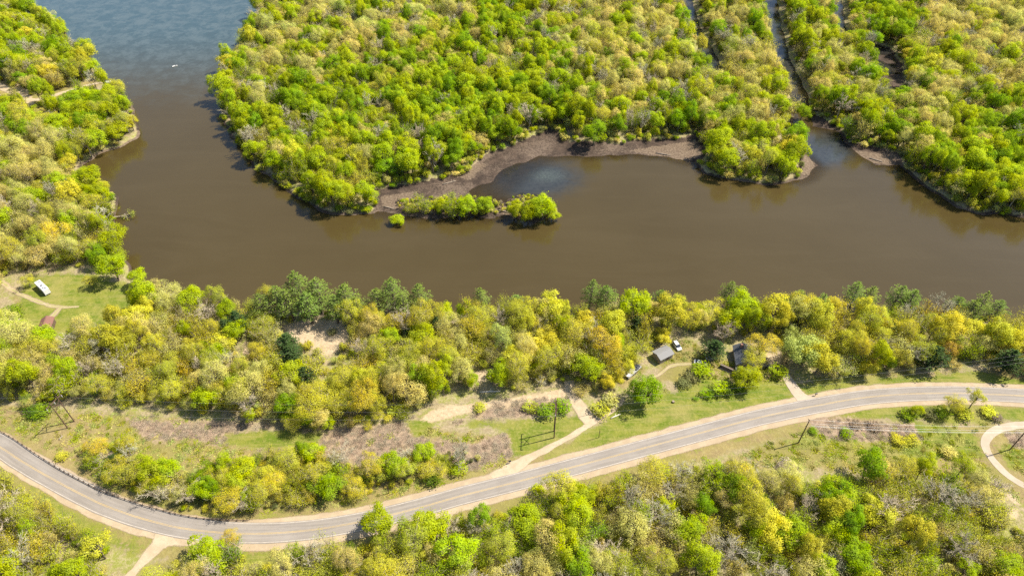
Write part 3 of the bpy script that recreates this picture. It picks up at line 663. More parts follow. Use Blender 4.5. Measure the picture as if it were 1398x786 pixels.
TINT = {'lime': (.36, .43, .016), 'green': (.23, .34, .014), 'deep': (.11, .17, .016), 'yellow': (.52, .49, .045), 'gold': (.60, .50, .045), 'orange': (.62, .42, .07),
 'tan': (.57, .515, .15), 'olive': (.47, .47, .05), 'pale': (.46, .49, .13), 'grey': (.45, .40, .275), 'brown': (.34, .27, .19), 'pine': (.145, .20, .036), 'conifer': (.045, .075, .022), 'greygreen': (.20, .21, .08)}
MIX = {
 'G': [('D','lime',.50),('D','green',.36),('A','tan',.04),('A','olive',.04),('B','grey',.06)],
 'L': [('D','lime',.60),('D','yellow',.12),('A','olive',.13),('D','green',.09),('B','grey',.06)],
 'T': [('A','tan',.72),('A','olive',.16),('D','lime',.14),('B','grey',.08),('A','pale',.06)],
 'M': [('D','lime',.30),('A','tan',.28),('A','olive',.12),('B','grey',.10),('D','green',.16),('A','pale',.04)],
 'Y': [('A','yellow',.34),('D','yellow',.22),('A','gold',.09),('A','olive',.20),('A','tan',.12),('D','lime',.13),('B','grey',.05)],
 'B': [('B','grey',.30),('A','tan',.34),('A','olive',.22),('S','lime',.14)],
 'F': [('A','olive',.22),('S','lime',.16),('A','yellow',.07),('D','lime',.10),('B','grey',.08),('A','tan',.22),('S','yellow',.08),('D','green',.06)],
 'V': [('A','tan',.26),('A','olive',.30),('A','yellow',.18),('B','grey',.05),('D','lime',.13),('A','pale',.08)],
 'Q': [('D','lime',.30),('A','yellow',.20),('A','olive',.24),('A','gold',.06),('B','grey',.08),('D','green',.12)],
 'P': [('A','pale',.8),('A','olive',.2)]}
CTRL = [(310,70,'L'),(310,110,'L'),(330,150,'L'),(330,190,'M'),(370,215,'L'),(380,60,'T'),(360,90,'T'),(400,90,'T'),(380,130,'G'),(420,130,'G'),(400,170,'M'),(440,30,'T'),(440,60,'M'),(500,30,'G'),
 (500,60,'T'),(560,25,'T'),(620,20,'T'),(560,60,'G'),(600,60,'M'),(480,110,'G'),(540,100,'G'),(600,110,'G'),(660,100,'G'),(700,60,'T'),(700,30,'G'),(720,100,'G'),(650,40,'G'),(750,60,'G'),(780,30,'T'),(800,50,'T'),
 (760,110,'G'),(820,100,'T'),(850,50,'M'),(860,20,'T'),(900,30,'T'),(900,80,'T'),(880,120,'T'),(940,100,'T'),(960,60,'G'),(970,30,'T'),(430,200,'L'),(460,240,'L'),(520,160,'G'),(520,210,'M'),(580,170,'G'),(570,220,'G'),
 (620,190,'G'),(640,150,'G'),(680,160,'G'),(800,160,'G'),(760,160,'M'),(860,155,'M'),(920,160,'G'),(970,155,'G'),(980,205,'L'),(1040,190,'T'),(1060,215,'L'),(1000,175,'M'),(990,120,'T'),(1020,80,'T'),(1030,130,'T'),
 (1080,60,'T'),(1080,30,'G'),(1100,70,'G'),(1130,50,'T'),(1140,90,'T'),(1120,20,'G'),(1170,20,'T'),(1170,100,'M'),(1200,30,'G'),(1210,55,'G'),(1250,80,'L'),(1250,40,'T'),(1300,30,'T'),(1380,20,'T'),(1300,90,'T'),
 (1370,80,'T'),(1190,150,'M'),(1210,170,'G'),(1250,170,'T'),(1260,215,'G'),(1300,130,'M'),(1330,170,'G'),(1300,200,'T'),(1370,140,'T'),(1380,190,'G'),(1350,240,'L'),(1390,260,'L'),(600,280,'L'),(660,280,'L'),(730,280,'L'),
 (20,50,'L'),(60,60,'L'),(20,20,'L'),(90,80,'L'),(60,90,'M'),(20,90,'M'),(130,150,'L'),(150,130,'L'),(90,170,'L'),(60,140,'L'),(10,200,'T'),(40,200,'T'),(30,170,'M'),(30,240,'T'),(80,260,'T'),(130,270,'L'),(110,240,'L'),
 (140,320,'L'),(145,360,'L'),(90,300,'T'),(30,300,'T'),(60,330,'Y'),(20,340,'T'),(100,350,'T'),
 (0,500,'M'),(80,520,'M'),(100,480,'B'),(150,500,'Y'),(180,470,'Y'),(220,440,'Y'),(220,390,'L'),(260,395,'V'),(300,400,'V'),(280,440,'Y'),(330,500,'V'),(380,540,'M'),(460,530,'Y'),(440,490,'Y'),(520,450,'Y'),(560,420,'Y'),
 (600,420,'V'),(640,430,'Y'),(640,480,'V'),(560,490,'V'),(600,510,'M'),(700,430,'Y'),(700,480,'V'),(740,410,'Y'),(760,450,'Y'),(800,470,'Y'),(740,500,'V'),(840,440,'Y'),(830,500,'Y'),(880,420,'Y'),(900,410,'V'),(940,430,'Y'),
 (1000,430,'L'),(1040,420,'L'),(1080,410,'Y'),(1100,480,'P'),(1150,440,'Y'),(1140,490,'Y'),(1200,450,'Y'),(1220,480,'V'),(1250,430,'Y'),(1300,420,'V'),(1300,450,'Y'),(1350,460,'Y'),(1390,440,'Y'),(1360,480,'V'),(20,470,'V'),(50,440,'V'),
 (20,650,'Y'),(20,700,'Y'),(60,740,'F'),(20,770,'L'),(100,770,'F'),(290,770,'F'),(400,760,'B'),(340,770,'F'),(500,720,'L'),(480,770,'F'),(560,760,'F'),(620,740,'L'),(660,720,'L'),(700,700,'L'),(700,760,'B'),(750,700,'L'),
 (780,760,'M'),(830,680,'F'),(850,740,'B'),(900,700,'B'),(900,760,'F'),(960,650,'B'),(960,720,'F'),(1000,760,'M'),(1040,680,'F'),(1080,720,'L'),(1050,640,'B'),(1100,760,'F'),(1150,680,'L'),(1150,740,'M'),(1200,680,'L'),
 (1220,750,'F'),(1270,680,'F'),(1260,760,'L'),(1320,660,'B'),(1340,720,'F'),(1390,760,'F'),(140,640,'Q'),(200,650,'Q'),(250,660,'M'),(320,640,'Q'),(350,660,'Q'),(400,650,'Q'),(450,640,'Q'),(560,630,'Q'),(620,615,'Q')]
CX = np.array([(a, b) for a, b, _ in CTRL], float)
def pick_kind(px, py):
    d = (CX[:, 0]-px)**2+((CX[:, 1]-py)*1.3)**2; wv = np.exp(-d/(2*26.0**2)); j = int(np.argmin(d)) if wv.sum() < 1e-6 else R_.choices(range(len(CTRL)), weights=wv.tolist())[0]
    m = MIX[CTRL[j][2]]; k = R_.choices(m, weights=[c for *_, c in m])[0]; return k[0], k[1]
def tint(name, j=.14):
    c = TINT[name]; v = R_.uniform(1-j, 1+j); h = R_.uniform(-j, j)*.55
    return (c[0]*v*(1+h), c[1]*v*(1-h*.25), c[2]*v)
PL = []        # every plant of the scene: dict(key,x,y,z,s,sz,rot,tint,colour,zone,hero)
def plant(kind, x, y, s, sz, col, zone, label=None, hero=False, tn=None, pi=None, group=None, tilt=None):
    i = R_.randrange(NP[kind]) if pi is None else pi
    PL.append(dict(key=(kind, i), x=x, y=y, s=s, sz=sz, rot=R_.uniform(0, 6.283), tint=tn or tint(col), col=col, zone=zone, label=label, hero=hero, group=group, tilt=tilt))

# ------------------------------------------------------------------ where plants stand
S_WOOD = poly([(-260,440),(0,452),(30,456),(60,468),(112,464),(162,454),(198,418),(212,388),(240,395),(300,400),(1600,430),(1700,560),(1500,520),(1398,512),(1340,494),(1300,499),(1240,508),(1150,514),(1096,514),(1075,475),
 (1040,455),(985,470),(950,455),(925,452),(893,474),(868,492),(846,528),(830,552),(795,540),(770,524),(700,533),(660,525),(600,544),(572,560),(540,577),(480,587),(400,582),(330,573),(240,557),(160,551),(100,548),(40,558),(0,543),(-260,470)])
T_WOOD = poly([(104,612),(128,606),(165,612),(215,636),(260,648),(330,634),(400,622),(440,620),(500,642),(560,626),(640,617),(655,630),(560,660),(470,680),(400,693),(330,699),(260,698),(205,680),(155,660),(118,636)])
F_L = poly([(-300,520),(-60,606),(0,640),(40,672),(90,708),(138,744),(162,778),(140,830),(100,1000),(-300,1000)])
F_R = poly([(240,772),(330,764),(450,760),(520,738),(640,711),(700,696),(800,672),(900,650),(1000,640),(1060,662),(1120,660),(1200,652),(1290,652),(1322,640),(1346,654),(1362,668),(1372,690),(1370,712),(1388,726),(1440,735),(1600,790),(1700,1000),(100,1000),(192,830)])
CAMP = poly([(8,380),(40,370),(120,366),(196,384),(204,412),(160,452),(110,464),(60,468),(30,452),(0,446)])
LTRACK = smooth_line(poly([(-60,104),(-10,114),(16,126),(40,136),(62,134),(85,127),(104,122),(120,117),(140,113),(152,112)]), 3)
def hexpts(x0, x1, y0, y1, s, jit=.36):
    rows = int((y1-y0)/(s*.866)); P = []
    for j in range(rows):
        for i in range(int((x1-x0)/s)): P.append((x0+(i+.5*(j % 2))*s, y0+j*s*.866))
    P = np.array(P); return P+RN.uniform(-jit, jit, P.shape)*s
def scatter(zone, P, ok, srange, hrange, thin=0.0, z_of=10, only=None):
    P = P[ok]
    if thin: P = P[RN.random(len(P)) > thin]
    q = PX(P[:, 0], P[:, 1], z_of)
    for (x, y), (px, py) in zip(P, q):
        k, c = pick_kind(px, py); s = R_.uniform(*srange); h = R_.uniform(*hrange)
        if zone in ('fore', 'thicket') and k in 'DAS' and R_.random() < (.55 if k == 'D' else .72): k = 'W'; s *= 1.12
        if k == 'S': s *= 1.25
        if zone not in ('fore', 'thicket') and k in 'AD' and R_.random() < (.55 if k == 'A' else .32): k = 'W'; s *= 1.22
        plant(k, x, y, s, h, c, zone)
ROAD_D = lambda P: sdist(P, ROAD, True)
def inframe(P, l=-150, r=1550, t=-14, b=900):
    q = PX(P[:, 0], P[:, 1]); return (q[:, 0] > l) & (q[:, 0] < r) & (q[:, 1] > t) & (q[:, 1] < b)
P = hexpts(-480, 480, 240, 535, 5.9); P = P[inframe(P)]
z, dl, md, rd, ch, pd = height(P, True); dn = sdist(P, NORTH)
scatter('north', P, (dn > 2.0) & (md < -2.0) & (ch > 4.0) & (pd < -2) & (z > .15), (.58, 1.28), (.60, 1.18))
P = hexpts(-480, -130, 190, 535, 5.9); P = P[inframe(P)]; q = PX(P[:, 0], P[:, 1])
ds = sdist(P, SOUTH); scatter('west', P, (ds > .6) & (q[:, 1] < 440) & (q[:, 0] < 215) & (sdist(P, CAMP) < -2.5) & (sdist(P, LTRACK, True) > 5.0) & (sdist(P, S_WOOD) < 0), (.58, 1.28), (.55, 1.12))
sandp = [poly(p) for p in SANDP]
P = hexpts(-330, 330, 110, 215, 5.6); P = P[inframe(P)]
ok = (sdist(P, S_WOOD) > 1.0) & (sdist(P, SOUTH) > 2.5)
for s_ in sandp: ok &= sdist(P, s_) < -2.5
for c_ in ((372, 388), (430, 462)): ok &= np.hypot(*(P-G(*c_)).T) > 3
scatter('near', P, ok, (.58, 1.22), (.56, 1.08))
P = hexpts(-190, 60, 95, 150, 3.7); scatter('thicket', P, (sdist(P, T_WOOD) > .3), (.48, .92), (.32, .62), .02, 4)
P = hexpts(-260, 260, 30, 140, 5.7); P = P[inframe(P, -150, 1550, 0, 960)]
scatter('fore', P, ((sdist(P, F_L) > .5) | (sdist(P, F_R) > .5)) & (ROAD_D(P) > 7.8), (.62, 1.12), (.56, 1.0), .04, 8)
# open out room round the things that stand in the clearings
def clear(px, r, z=LZ):
    c = G(px[0], px[1], z); PL[:] = [p for p in PL if p['hero'] or (p['x']-c[0])**2+(p['y']-c[1])**2 > r*r]
for c_, r in (((902,484),7),((924,474),6.5),((1012,492),9),((862,506),6),((92,584),5),((101,575),5),((756,592),6),((66,446),6.5),((62,397),9),((1380,515),6),((147,113),8),((756,560),6),((22,437),4)): clear(c_, r)

P = hexpts(-330, 330, 100, 190, 4.4); dS = sdist(P, S_WOOD); ok = (dS > -1.2) & (dS < 4.0) & (ROAD_D(P) > 8)
for s_ in sandp: ok &= sdist(P, s_) < -2
scatter('near', P, ok & (sdist(P, SOUTH) > 14), (.42, .72), (.26, .48), .25, 4)
def keep_open(pts):
    for a, b in pts:
        for p in list(PL):
            if p['hero']: continue
            d = PROTO[p['key']]; c = PX(p['x'], p['y'], LZ+d['H']*p['sz']*.62); r_ = d['R']*p['s']*FP/math.hypot(p['x'], p['y'], CH)
            if ((c[0]-a)**2+((c[1]-b)*1.15)**2) < (r_*(1.05 if (a < 175 and b < 150) or (385 < a < 480 and 435 < b < 490) else .82))**2: PL.remove(p)
keep_open([(x, 104+.0*x) for x in ()]+[(-5,115),(10,123),(25,131),(40,137),(56,136),(72,131),(88,127),(103,122),(122,117),(138,113),(147,112),
 (400,446),(430,443),(455,448),(462,462),(440,470),(415,455),(392,442),(405,440),(470,445),(472,458),(455,476),(425,464),(445,482),(402,458),(590,568),(610,556),(640,551),(700,545),(745,537),(660,511),(785,535),(795,555),
 (1050,2),(1053,12),(1056,24),(1058,36),(1060,48),(1063,60),(1067,74),(1073,92),(1082,116),(940,16),(944,28),(950,42),(965,70),(1146,34),(1198,72),(1210,92),(1218,108),(1228,112),(1056,22),(1058,45),(1062,66),(1088,140),(1085,165),(1110,165),(938,6),(977,92),(1203,82),(1213,100),(1222,116),(1146,20),
 (62,395),(67,440),(66,446),(70,450),(62,450),(22,437),(18,396),(40,408),(70,417),(105,419),(170,420),(140,438),(160,405),(120,400),(80,430),(904,483),(925,472),(958,497),(864,506),(870,499),(855,516),(1012,478),(1010,492),(1058,485),(1345,600),(1362,632),(1385,690)])
def hero(kind, px, H, R, col, label, name_pi=None, frac=.62, zone='hero', tn=None):
    d = PROTO[(kind, name_pi or 0)]; i = R_.randrange(NP[kind]) if name_pi is None else name_pi; d = PROTO[(kind, i)]
    c = G(px[0], px[1], LZ+H*frac); plant(kind, c[0], c[1], R/d['R'], H/d['H'], col, zone, label, True, tn, i)
    PL[:] = [p for p in PL if p['hero'] or (p['x']-c[0])**2+(p['y']-c[1])**2 > (R*.75)**2]
# pines along the near bank: pixel of the top, height, radius
PT = [(372,390,16,4.2,'leftmost tall dark pine of the big shoreline clump'),(400,370,20,5.2,'tallest pine of the big clump on the near river bank'),(426,375,18,4.8,'right-hand pine of the big clump on the near river bank'),(352,402,14,4,'lower pine at the left foot of the big shoreline clump'),
 (388,396,15,4.2,'pine in front of the tallest shoreline pine'),(415,400,15,4.4,'shaded pine in the front of the big shoreline clump'),(468,386,17,4.4,'dark pine above the round dirt clearing by the river'),(452,402,14,4.2,'dark pine on the left above the round dirt clearing'),(486,404,13,4,'low dark pine right above the dirt clearing'),
 (530,377,18,4.6,'tall pine with star-shaped top right of the dirt clearing'),(512,394,14,4,'dark pine left of the star-topped pine'),(572,386,16,3.8,'lone pale-topped pine standing out against the river'),(550,398,14,4,'pine between the two star-topped pines'),
 (655,390,13,3.2,'dark rounded pine on the bank near mid-river'),(704,399,11,3,'small dark pine at the bank, left of the twin pines'),(808,378,16,3.2,'tall narrow twin pine breaking the mid-bank skyline'),(832,386,14,4,'broad pine just right of the narrow twin pine'),(873,399,10,3,'grey-green pine on the bank behind yellow trees'),(904,392,11,3,'small pine above the grey-roofed shed'),
 (1003,381,14,3.4,'dark pine on the bank directly above the dark-roofed house'),(1098,394,13,3.2,'left pine of the pair on the right-hand bank'),(1126,400,13,3.2,'right pine of the pair on the right-hand bank'),(1178,382,14,3.4,'left pine of the group above the orange tree'),(1197,387,12,3.2,'right pine of the group above the orange tree'),
 (1236,386,14,4,'broad pine with layered boughs against the river'),(1254,391,13,3.8,'pine right beside the broad layered pine'),(1318,404,12,3.6,'dark pine left of the right-edge pine clump'),(1354,396,16,3.2,'tallest pine of the right-edge clump'),(1338,410,13,3.6,'dark pine at the left foot of the right-edge clump'),(1372,410,12,3.4,'pine at the right foot of the right-edge clump')]
for a, b, h, r, l in PT: hero('P', (a, b), h*1.06, r*1.2, 'pine', l, None, 1.0)
CT = [(412,502,10,3.8,'lowest dark conifer in the deep shade below the clearing'),(392,472,11,4.0,'middle dark conifer in the shade below the clearing'),(386,456,12,4.6,'dark bushy conifer below left of the dirt clearing'),(318,424,13,4,'dark conifer inside the yellow trees left of the shoreline pines'),(300,436,12,3.6,'shaded conifer on the left among yellow trees'),(402,486,9,3.4,'dark conifer in the deep shade below the clearing'),(594,432,10,3,'small dark conifer among yellow trees near the bank'),
 (872,430,10,2.8,'blue-green conifer among yellow trees above the shed'),(556,446,9,2.8,'dark conifer among tan trees right of the clearing'),(1218,438,10,3.2,'dark conifer among gold trees on the right'),(1283,474,11,5.2,'wide dark conifer beside the orange tree'),(1388,478,12,4.6,'dark conifer by the roadside at the right edge'),
 (980,466,9,4,'dark spreading conifer below the bare grey tree'),(640,446,9,2.8,'slim dark conifer among yellow trees mid-bank'),(152,622,6.5,2.8,'dark green cedar among yellow brush near the guardrail')]
for a, b, h, r, l in CT: hero('C', (a, b), h, r, 'conifer', l, None, 1.0)
for a in [('R',(882,529),12,6.0,'green','round bright green tree casting shade on the lawn'),('R',(1022,512),9,5.2,'lime','round lime tree in front of the dark-roofed house'),('A',(1041,470),11,6.0,'gold','golden tree beside the dark-roofed house'),
 ('R',(1102,476),13,7.2,'pale','big pale green tree right of the golden tree'),('B',(990,452),11,5.0,'brown','bare grey-brown tree left of the dark-roofed house'),('A',(1297,476),9,3.4,'orange','orange-leaved tree beside the wide dark conifer'),
 ('A',(506,634),9.5,4.2,'gold','bright yellow tree by the road below the dry brush'),('A',(1304,551),9,3.6,'yellow','left tree of the yellow-green pair right by the road'),('S',(1334,542),10,3.2,'yellow','right-hand tree of the yellow-green pair by the road'),
 ('D',(186,378),9,4.2,'lime','lime tree on the shore at the right end of the camp lawn'),('A',(204,392),9,4.4,'tan','tan tree at the right corner of the camp lawn'),('A',(122,384),6,3.2,'olive','small olive tree along the upper edge of the camp lawn'),('D',(1253,560),4.6,2.4,'lime','small bright green tree left of the roadside pair'),('A',(132,608),6,4.0,'gold','orange-yellow bushy tree right of the guardrail pole shadow'),('D',(150,362),14,6.0,'lime','big lime tree shading the camp lawn by the river'),
 ('A',(36,383),6,3.0,'yellow','small yellow tree beside the white camper'),('D',(515,712),12,5.0,'lime','tree standing up over the lower edge of the road'),('A',(316,735),6,3.4,'gold','yellow bush-like tree overlapping the lower road edge'),
 ('A',(945,432),12,5.5,'yellow','wide yellow tree on the bank above the white car'),('D',(1000,434),12,6,'lime','wide lime tree above the dark-roofed house'),('D',(1035,428),12,6,'lime','second lime tree above the house, nearest the river'),
 ('A',(1029,486),8.5,4.4,'yellow','sparse olive-yellow tree at the right wall of the house'),('S',(570,292),1,1,'lime',None)][:-1]:
    hero(a[0], a[1], a[2], a[3], a[4], a[5])
# the narrow island's row of trees and the islet
for (x, y, h, r, l) in [(555,274,10.4,4.9,'first lime tree from left on the narrow strip island'),(578,270,13.0,5.8,'second lime tree from left on the narrow strip island'),(602,272,11.7,5.8,'third lime tree from left on the narrow strip island'),(620,270,11.7,5.8,'fourth lime tree from left on the strip island'),(640,271,12.3,5.8,'fifth lime tree from left on the strip island'),(660,272,13.0,5.8,'rightmost lime tree on the narrow strip island'),
 (538,293,5.9,3.5,'small lone green tree in the water off the strip island'),(705,276,10.4,5.2,'left lime tree on the small islet'),(722,279,11.7,6.1,'middle lime tree on the small islet'),(738,272,13.7,7.0,'tallest lime tree on the small islet'),(757,286,6.5,3.8,'low tree at the right tip of the small islet')]:
    hero(R_.choice('RDWR'), (x+R_.uniform(-3, 3), y+4+R_.uniform(-2, 2)), h*R_.uniform(.7, 1.0), r*R_.uniform(.75, 1.0), 'lime', l)
for (x, y, h, r, l) in [(985,208,12,6.5,'left lime tree on the river-mouth point'),(1075,215,12,6.5,'right lime tree on the river-mouth point'),(928,160,14,6,'round green tree above the mud beach'),(970,158,13,6,'green tree overhanging the right end of the mud beach'),(812,178,14,6.5,'full green tree overhanging the mudflat shore'),
 (1098,148,10,5.5,'green bushy tree at the head of the channel inlet'),(1250,88,13,6,'yellow-lime tree right of the marsh pond'),(1235,160,14,5.5,'green tree above the sandy inlet beach')]:
    hero('D', (x, y), h, r, 'green' if 'green' in l and 'lime' not in l else 'lime', l)
for x, y, hh, rr, tl, l in [(1185,492,13,3.6,.55,'bare tree leaning right, left of the wide dark conifer'),(1160,490,12,3.2,.62,'second bare tree leaning right beside its leaning twin'),(1300,700,12,3.4,.5,'grey bare tree leaning right below the looping track'),(965,655,11,3.0,.6,'bare tree leaning right at the wood edge below the lawn'),(890,728,12,3.4,.5,'bare tree leaning right, mid-wood below the house lawn'),(1045,655,10,3.0,.6,'bare tree leaning right below the single wire pole'),(660,735,11,3.2,-.3,'bare tree leaning left across from the drive mouth')]:
    c = G(x, y); plant('B', c[0], c[1], rr/PROTO[('B', 0)]['R'], hh/PROTO[('B', 0)]['H'], 'grey', 'hero', l, True, None, 0, None, tl)
# shrubs in the open
BU = [(453,453,1.3,2.0,'greygreen','low grey-green bush in the middle of the round dirt clearing'),(945,514,2.6,3.4,'greygreen','grey-green bush on the lawn inside the drive loop'),(934,522,2.2,2.6,'greygreen','smaller grey bush at the lower end of the drive loop'),(956,505,4.0,4.0,'lime','lime bush beside the white parked car on the lawn'),(985,530,3.2,3.6,'lime','bright bush left of the round lime tree'),(965,538,2.2,2.6,'green','dark green bush at the left end of the lawn hedge'),
 (978,536,2.2,2.8,'deep','second dark bush along the lawn hedge'),(994,534,2.4,2.8,'deep','third dark bush along the lawn hedge'),(1010,531,2.4,2.6,'green','bush below the round lime tree'),(1062,508,4.4,3.6,'lime','lime bush at the top of the pale concrete drive'),(1238,566,2.4,2.8,'green','low dark bush left of the small roadside tree'),
 (1270,566,2.2,3,'greygreen','grey bush between the small roadside tree and the pair'),(1285,564,2.6,3,'green','green bush under the left roadside tree'),(1318,566,2.6,3,'olive','olive bush under the right roadside tree'),(1348,562,2.4,2.8,'yellow','yellow bush right of the roadside pair'),(1360,570,1.8,2.2,'brown','brown bush right of the roadside pair'),
 (1075,638,3,3,'grey','grey bush at the meadow edge'),(745,560,3.6,3.4,'green','green bush at the foot of the double pole'),(768,556,3.2,3.4,'green','green bush right of the double pole'),(725,556,2.4,3,'olive','olive bush left of the double pole'),(655,556,1.8,2.4,'olive','olive bush by the sandy clearing'),
 (820,560,3.4,3.4,'olive','olive bush above the gravel drive'),(833,548,3.6,3.4,'tan','tan bush above the gravel drive'),(590,655,2.6,3,'deep','dark bush at the right end of the roadside thicket'),(625,640,2.6,3.2,'lime','lime bush at the far right tip of the thicket'),(492,660,2.6,3.4,'deep','dark bush beneath the bright yellow tree'),
 (45,562,2.6,3.6,'deep','dark green bush left of the leaning double pole'),(58,560,2.4,3.4,'green','green bush beside the leaning double pole'),(128,605,2,2.6,'tan','tan bush right of the leaning pole shadow'),(85,622,1.6,2.2,'olive','low olive bush above the guardrail'),(950,544,1,1.2,'green','tiny green bush on the lawn'),
 (1170,580,1.4,2.2,'brown','brown bush in the meadow under the wires'),(1195,582,1.4,2.6,'brown','second brown bush under the wires'),(1225,600,1.8,3,'yellow','yellow flowering bush in the meadow, left'),(1243,600,1.6,2.8,'yellow','yellow flowering bush in the meadow, right'),(1110,588,1.4,2,'green','green bush in the meadow by the wire pole'),
 (1155,592,1.8,2.4,'green','green bush in the meadow, centre'),(1215,640,2.4,3,'tan','tan bush below the yellow bushes'),(1296,618,2,2.6,'tan','tan bush near the looping track'),(985,644,2,2.6,'grey','grey bush above the wood'),(1015,640,2.4,2.8,'gold','gold bush at the top edge of the wood'),
 (905,646,2.4,3,'lime','lime bush close to the road edge'),(735,668,2.4,2.6,'lime','lime bush touching the lower shoulder'),(20,425,3.6,4.2,'green','green bushy tree left of the camp drive'),(4,430,3.2,3.8,'olive','olive bush at the left photo edge by the camp'),(105,452,3,3.4,'lime','lime bush right of the brown shed'),(540,560,3,3.2,'olive','olive bush at the edge of the green grass patch')]
for x, y, h, r, c, l in BU: hero('U', (x, y), h, r, c, l, None, .4)

# underbrush (uncountable): in the woods, round the brush fields and the verges
UB = []
def under(kind, P, ok, s, h, cols):
    for x, y in P[ok]: UB.append(dict(key=(kind, R_.randrange(NP[kind])), x=x, y=y, s=R_.uniform(*s), sz=R_.uniform(*h), rot=R_.uniform(0, 6.28), tint=tint(R_.choice(cols), .12)))
P = hexpts(-430, 430, 238, 530, 6.0); P = P[inframe(P)]; z, dl, md, rd, ch, pd = height(P, True)
under('U', P, (sdist(P, NORTH) > .5) & (md < .5) & (ch > 2) & (pd < -1) & (RN.random(len(P)) < .85), (.8, 1.6), (.7, 1.9), ['lime', 'pale', 'olive', 'tan', 'lime', 'olive'])
P = hexpts(-430, -120, 190, 530, 5.5); P = P[inframe(P)]; q = PX(P[:, 0], P[:, 1])
under('U', P, (sdist(P, SOUTH) > 1) & (q[:, 1] < 440) & (q[:, 0] < 215) & (sdist(P, CAMP) < -1) & (sdist(P, LTRACK, True) > 4) & (sdist(P, S_WOOD) < 0), (.6, 1.3), (.5, 1.2), ['lime', 'tan', 'olive', 'yellow'])
P = hexpts(-330, 330, 110, 215, 4.6); P = P[inframe(P)]; ok = (sdist(P, S_WOOD) > .5) & (sdist(P, SOUTH) > 1.0)
for s_ in sandp: ok &= sdist(P, s_) < -.5
under('U', P, ok, (.6, 1.3), (.5, 1.5), ['olive', 'tan', 'yellow', 'olive', 'lime', 'pale'])
P = hexpts(-250, 250, 40, 140, 3.6); P = P[inframe(P, -150, 1550, 0, 940)]
under('U', P, ((sdist(P, F_L) > -.5) | (sdist(P, F_R) > -.5)) & (ROAD_D(P) > 6.8), (.5, 1.1), (.4, 1.2), ['olive', 'tan', 'lime', 'olive', 'pale', 'yellow'])
P = hexpts(-190, 60, 95, 150, 2.6); under('U', P, sdist(P, T_WOOD) > -.4, (.35, .75), (.3, .75), ['olive', 'tan', 'yellow', 'greygreen', 'lime'])
brp = [poly(p) for p in BRUSHP]; P = hexpts(-190, 220, 95, 160, 1.25); ok = np.zeros(len(P), bool)
for b_ in brp: ok |= sdist(P, b_) > R_.uniform(-.5, .5)
for g_ in GRASSP[4:7]: ok &= sdist(P, poly(g_)) < 0
ok &= (ROAD_D(P) > 7)
under('K', P, ok & (RN.random(len(P)) < .55), (.6, 1.3), (.2, .55), ['brown'])
P = hexpts(-220, 240, 85, 175, 1.5); ok = np.zeros(len(P), bool)
for g_ in [poly(p) for p in DRYP[2:7]]: ok |= sdist(P, g_) > 0
ok &= (ROAD_D(P) > 6.5) & (sdist(P, S_WOOD) < 0)
for b_ in brp: ok &= (sdist(P, b_) < 0) | (RN.random(len(P)) < .08)
for s_ in sandp+[poly(p) for p in GRASSP[1:4:2]]: ok &= sdist(P, s_) < .3
for l_ in ([(676,657),(728,622),(792,587),(852,545)], [(776,520),(792,556),(806,578)], [(1104,550),(1084,530),(1072,510)], [(1460,574),(1385,581),(1348,596),(1352,622),(1386,654)], [(850,545),(898,512),(950,497)]):
    ok &= sdist(P, smooth_line(poly(l_), 3), True) > 3.2
TU = [p for p in P[ok & (RN.random(len(P)) < .45)]]
GT = []
for x, y in TU: GT.append(dict(key=('T', R_.randrange(3)), x=x, y=y, s=R_.uniform(.8, 2.6), sz=R_.uniform(.25, .9), rot=R_.uniform(0, 6.28), tint=tuple(v*.72 for v in tint(R_.choice(['olive', 'tan', 'lime', 'pale', 'pale']), .1))))
P = hexpts(-430, 430, 238, 420, 3.4); P = P[inframe(P)]; dn = sdist(P, NORTH); z, dl, md, rd, ch, pd = height(P, True)
under('U', P, (dn > .4) & (dn < 6) & (md < 1.5) & (RN.random(len(P)) < .7), (.7, 1.3), (.6, 1.5), ['lime', 'olive', 'lime', 'tan', 'green', 'greygreen'])
P = hexpts(-120, 60, 240, 300, 1.9); under('U', P, (np.maximum(sdist(P, STRIP), sdist(P, ISLET)) > .4) & (RN.random(len(P)) < .75), (.3, .9), (.25, .9), ['lime', 'olive', 'tan', 'brown', 'yellow'])
P = hexpts(-200, -120, 190, 330, 3.4); dn = sdist(P, SOUTH); q = PX(P[:, 0], P[:, 1])
under('U', P, (dn > .4) & (dn < 6) & (q[:, 1] < 372) & (q[:, 1] > 118) & (RN.random(len(P)) < .7), (.7, 1.3), (.6, 1.5), ['lime', 'olive', 'lime', 'tan', 'green'])
TP = [G(a, b) for a, b in ((62,397),(67,448),(64,440),(904,487),(924,473),(956,497),(864,508),(1010,492),(22,438),(147,113),(1044,501))]
UB[:] = [u for u in UB if min((u['x']-c[0])**2+(u['y']-c[1])**2 for c in TP) > 20]
def setz(L):
    z = height(np.array([(p['x'], p['y']) for p in L]))
    for p, a in zip(L, z): p['z'] = float(max(a, -.15))
for L in (PL, UB, GT): setz(L)

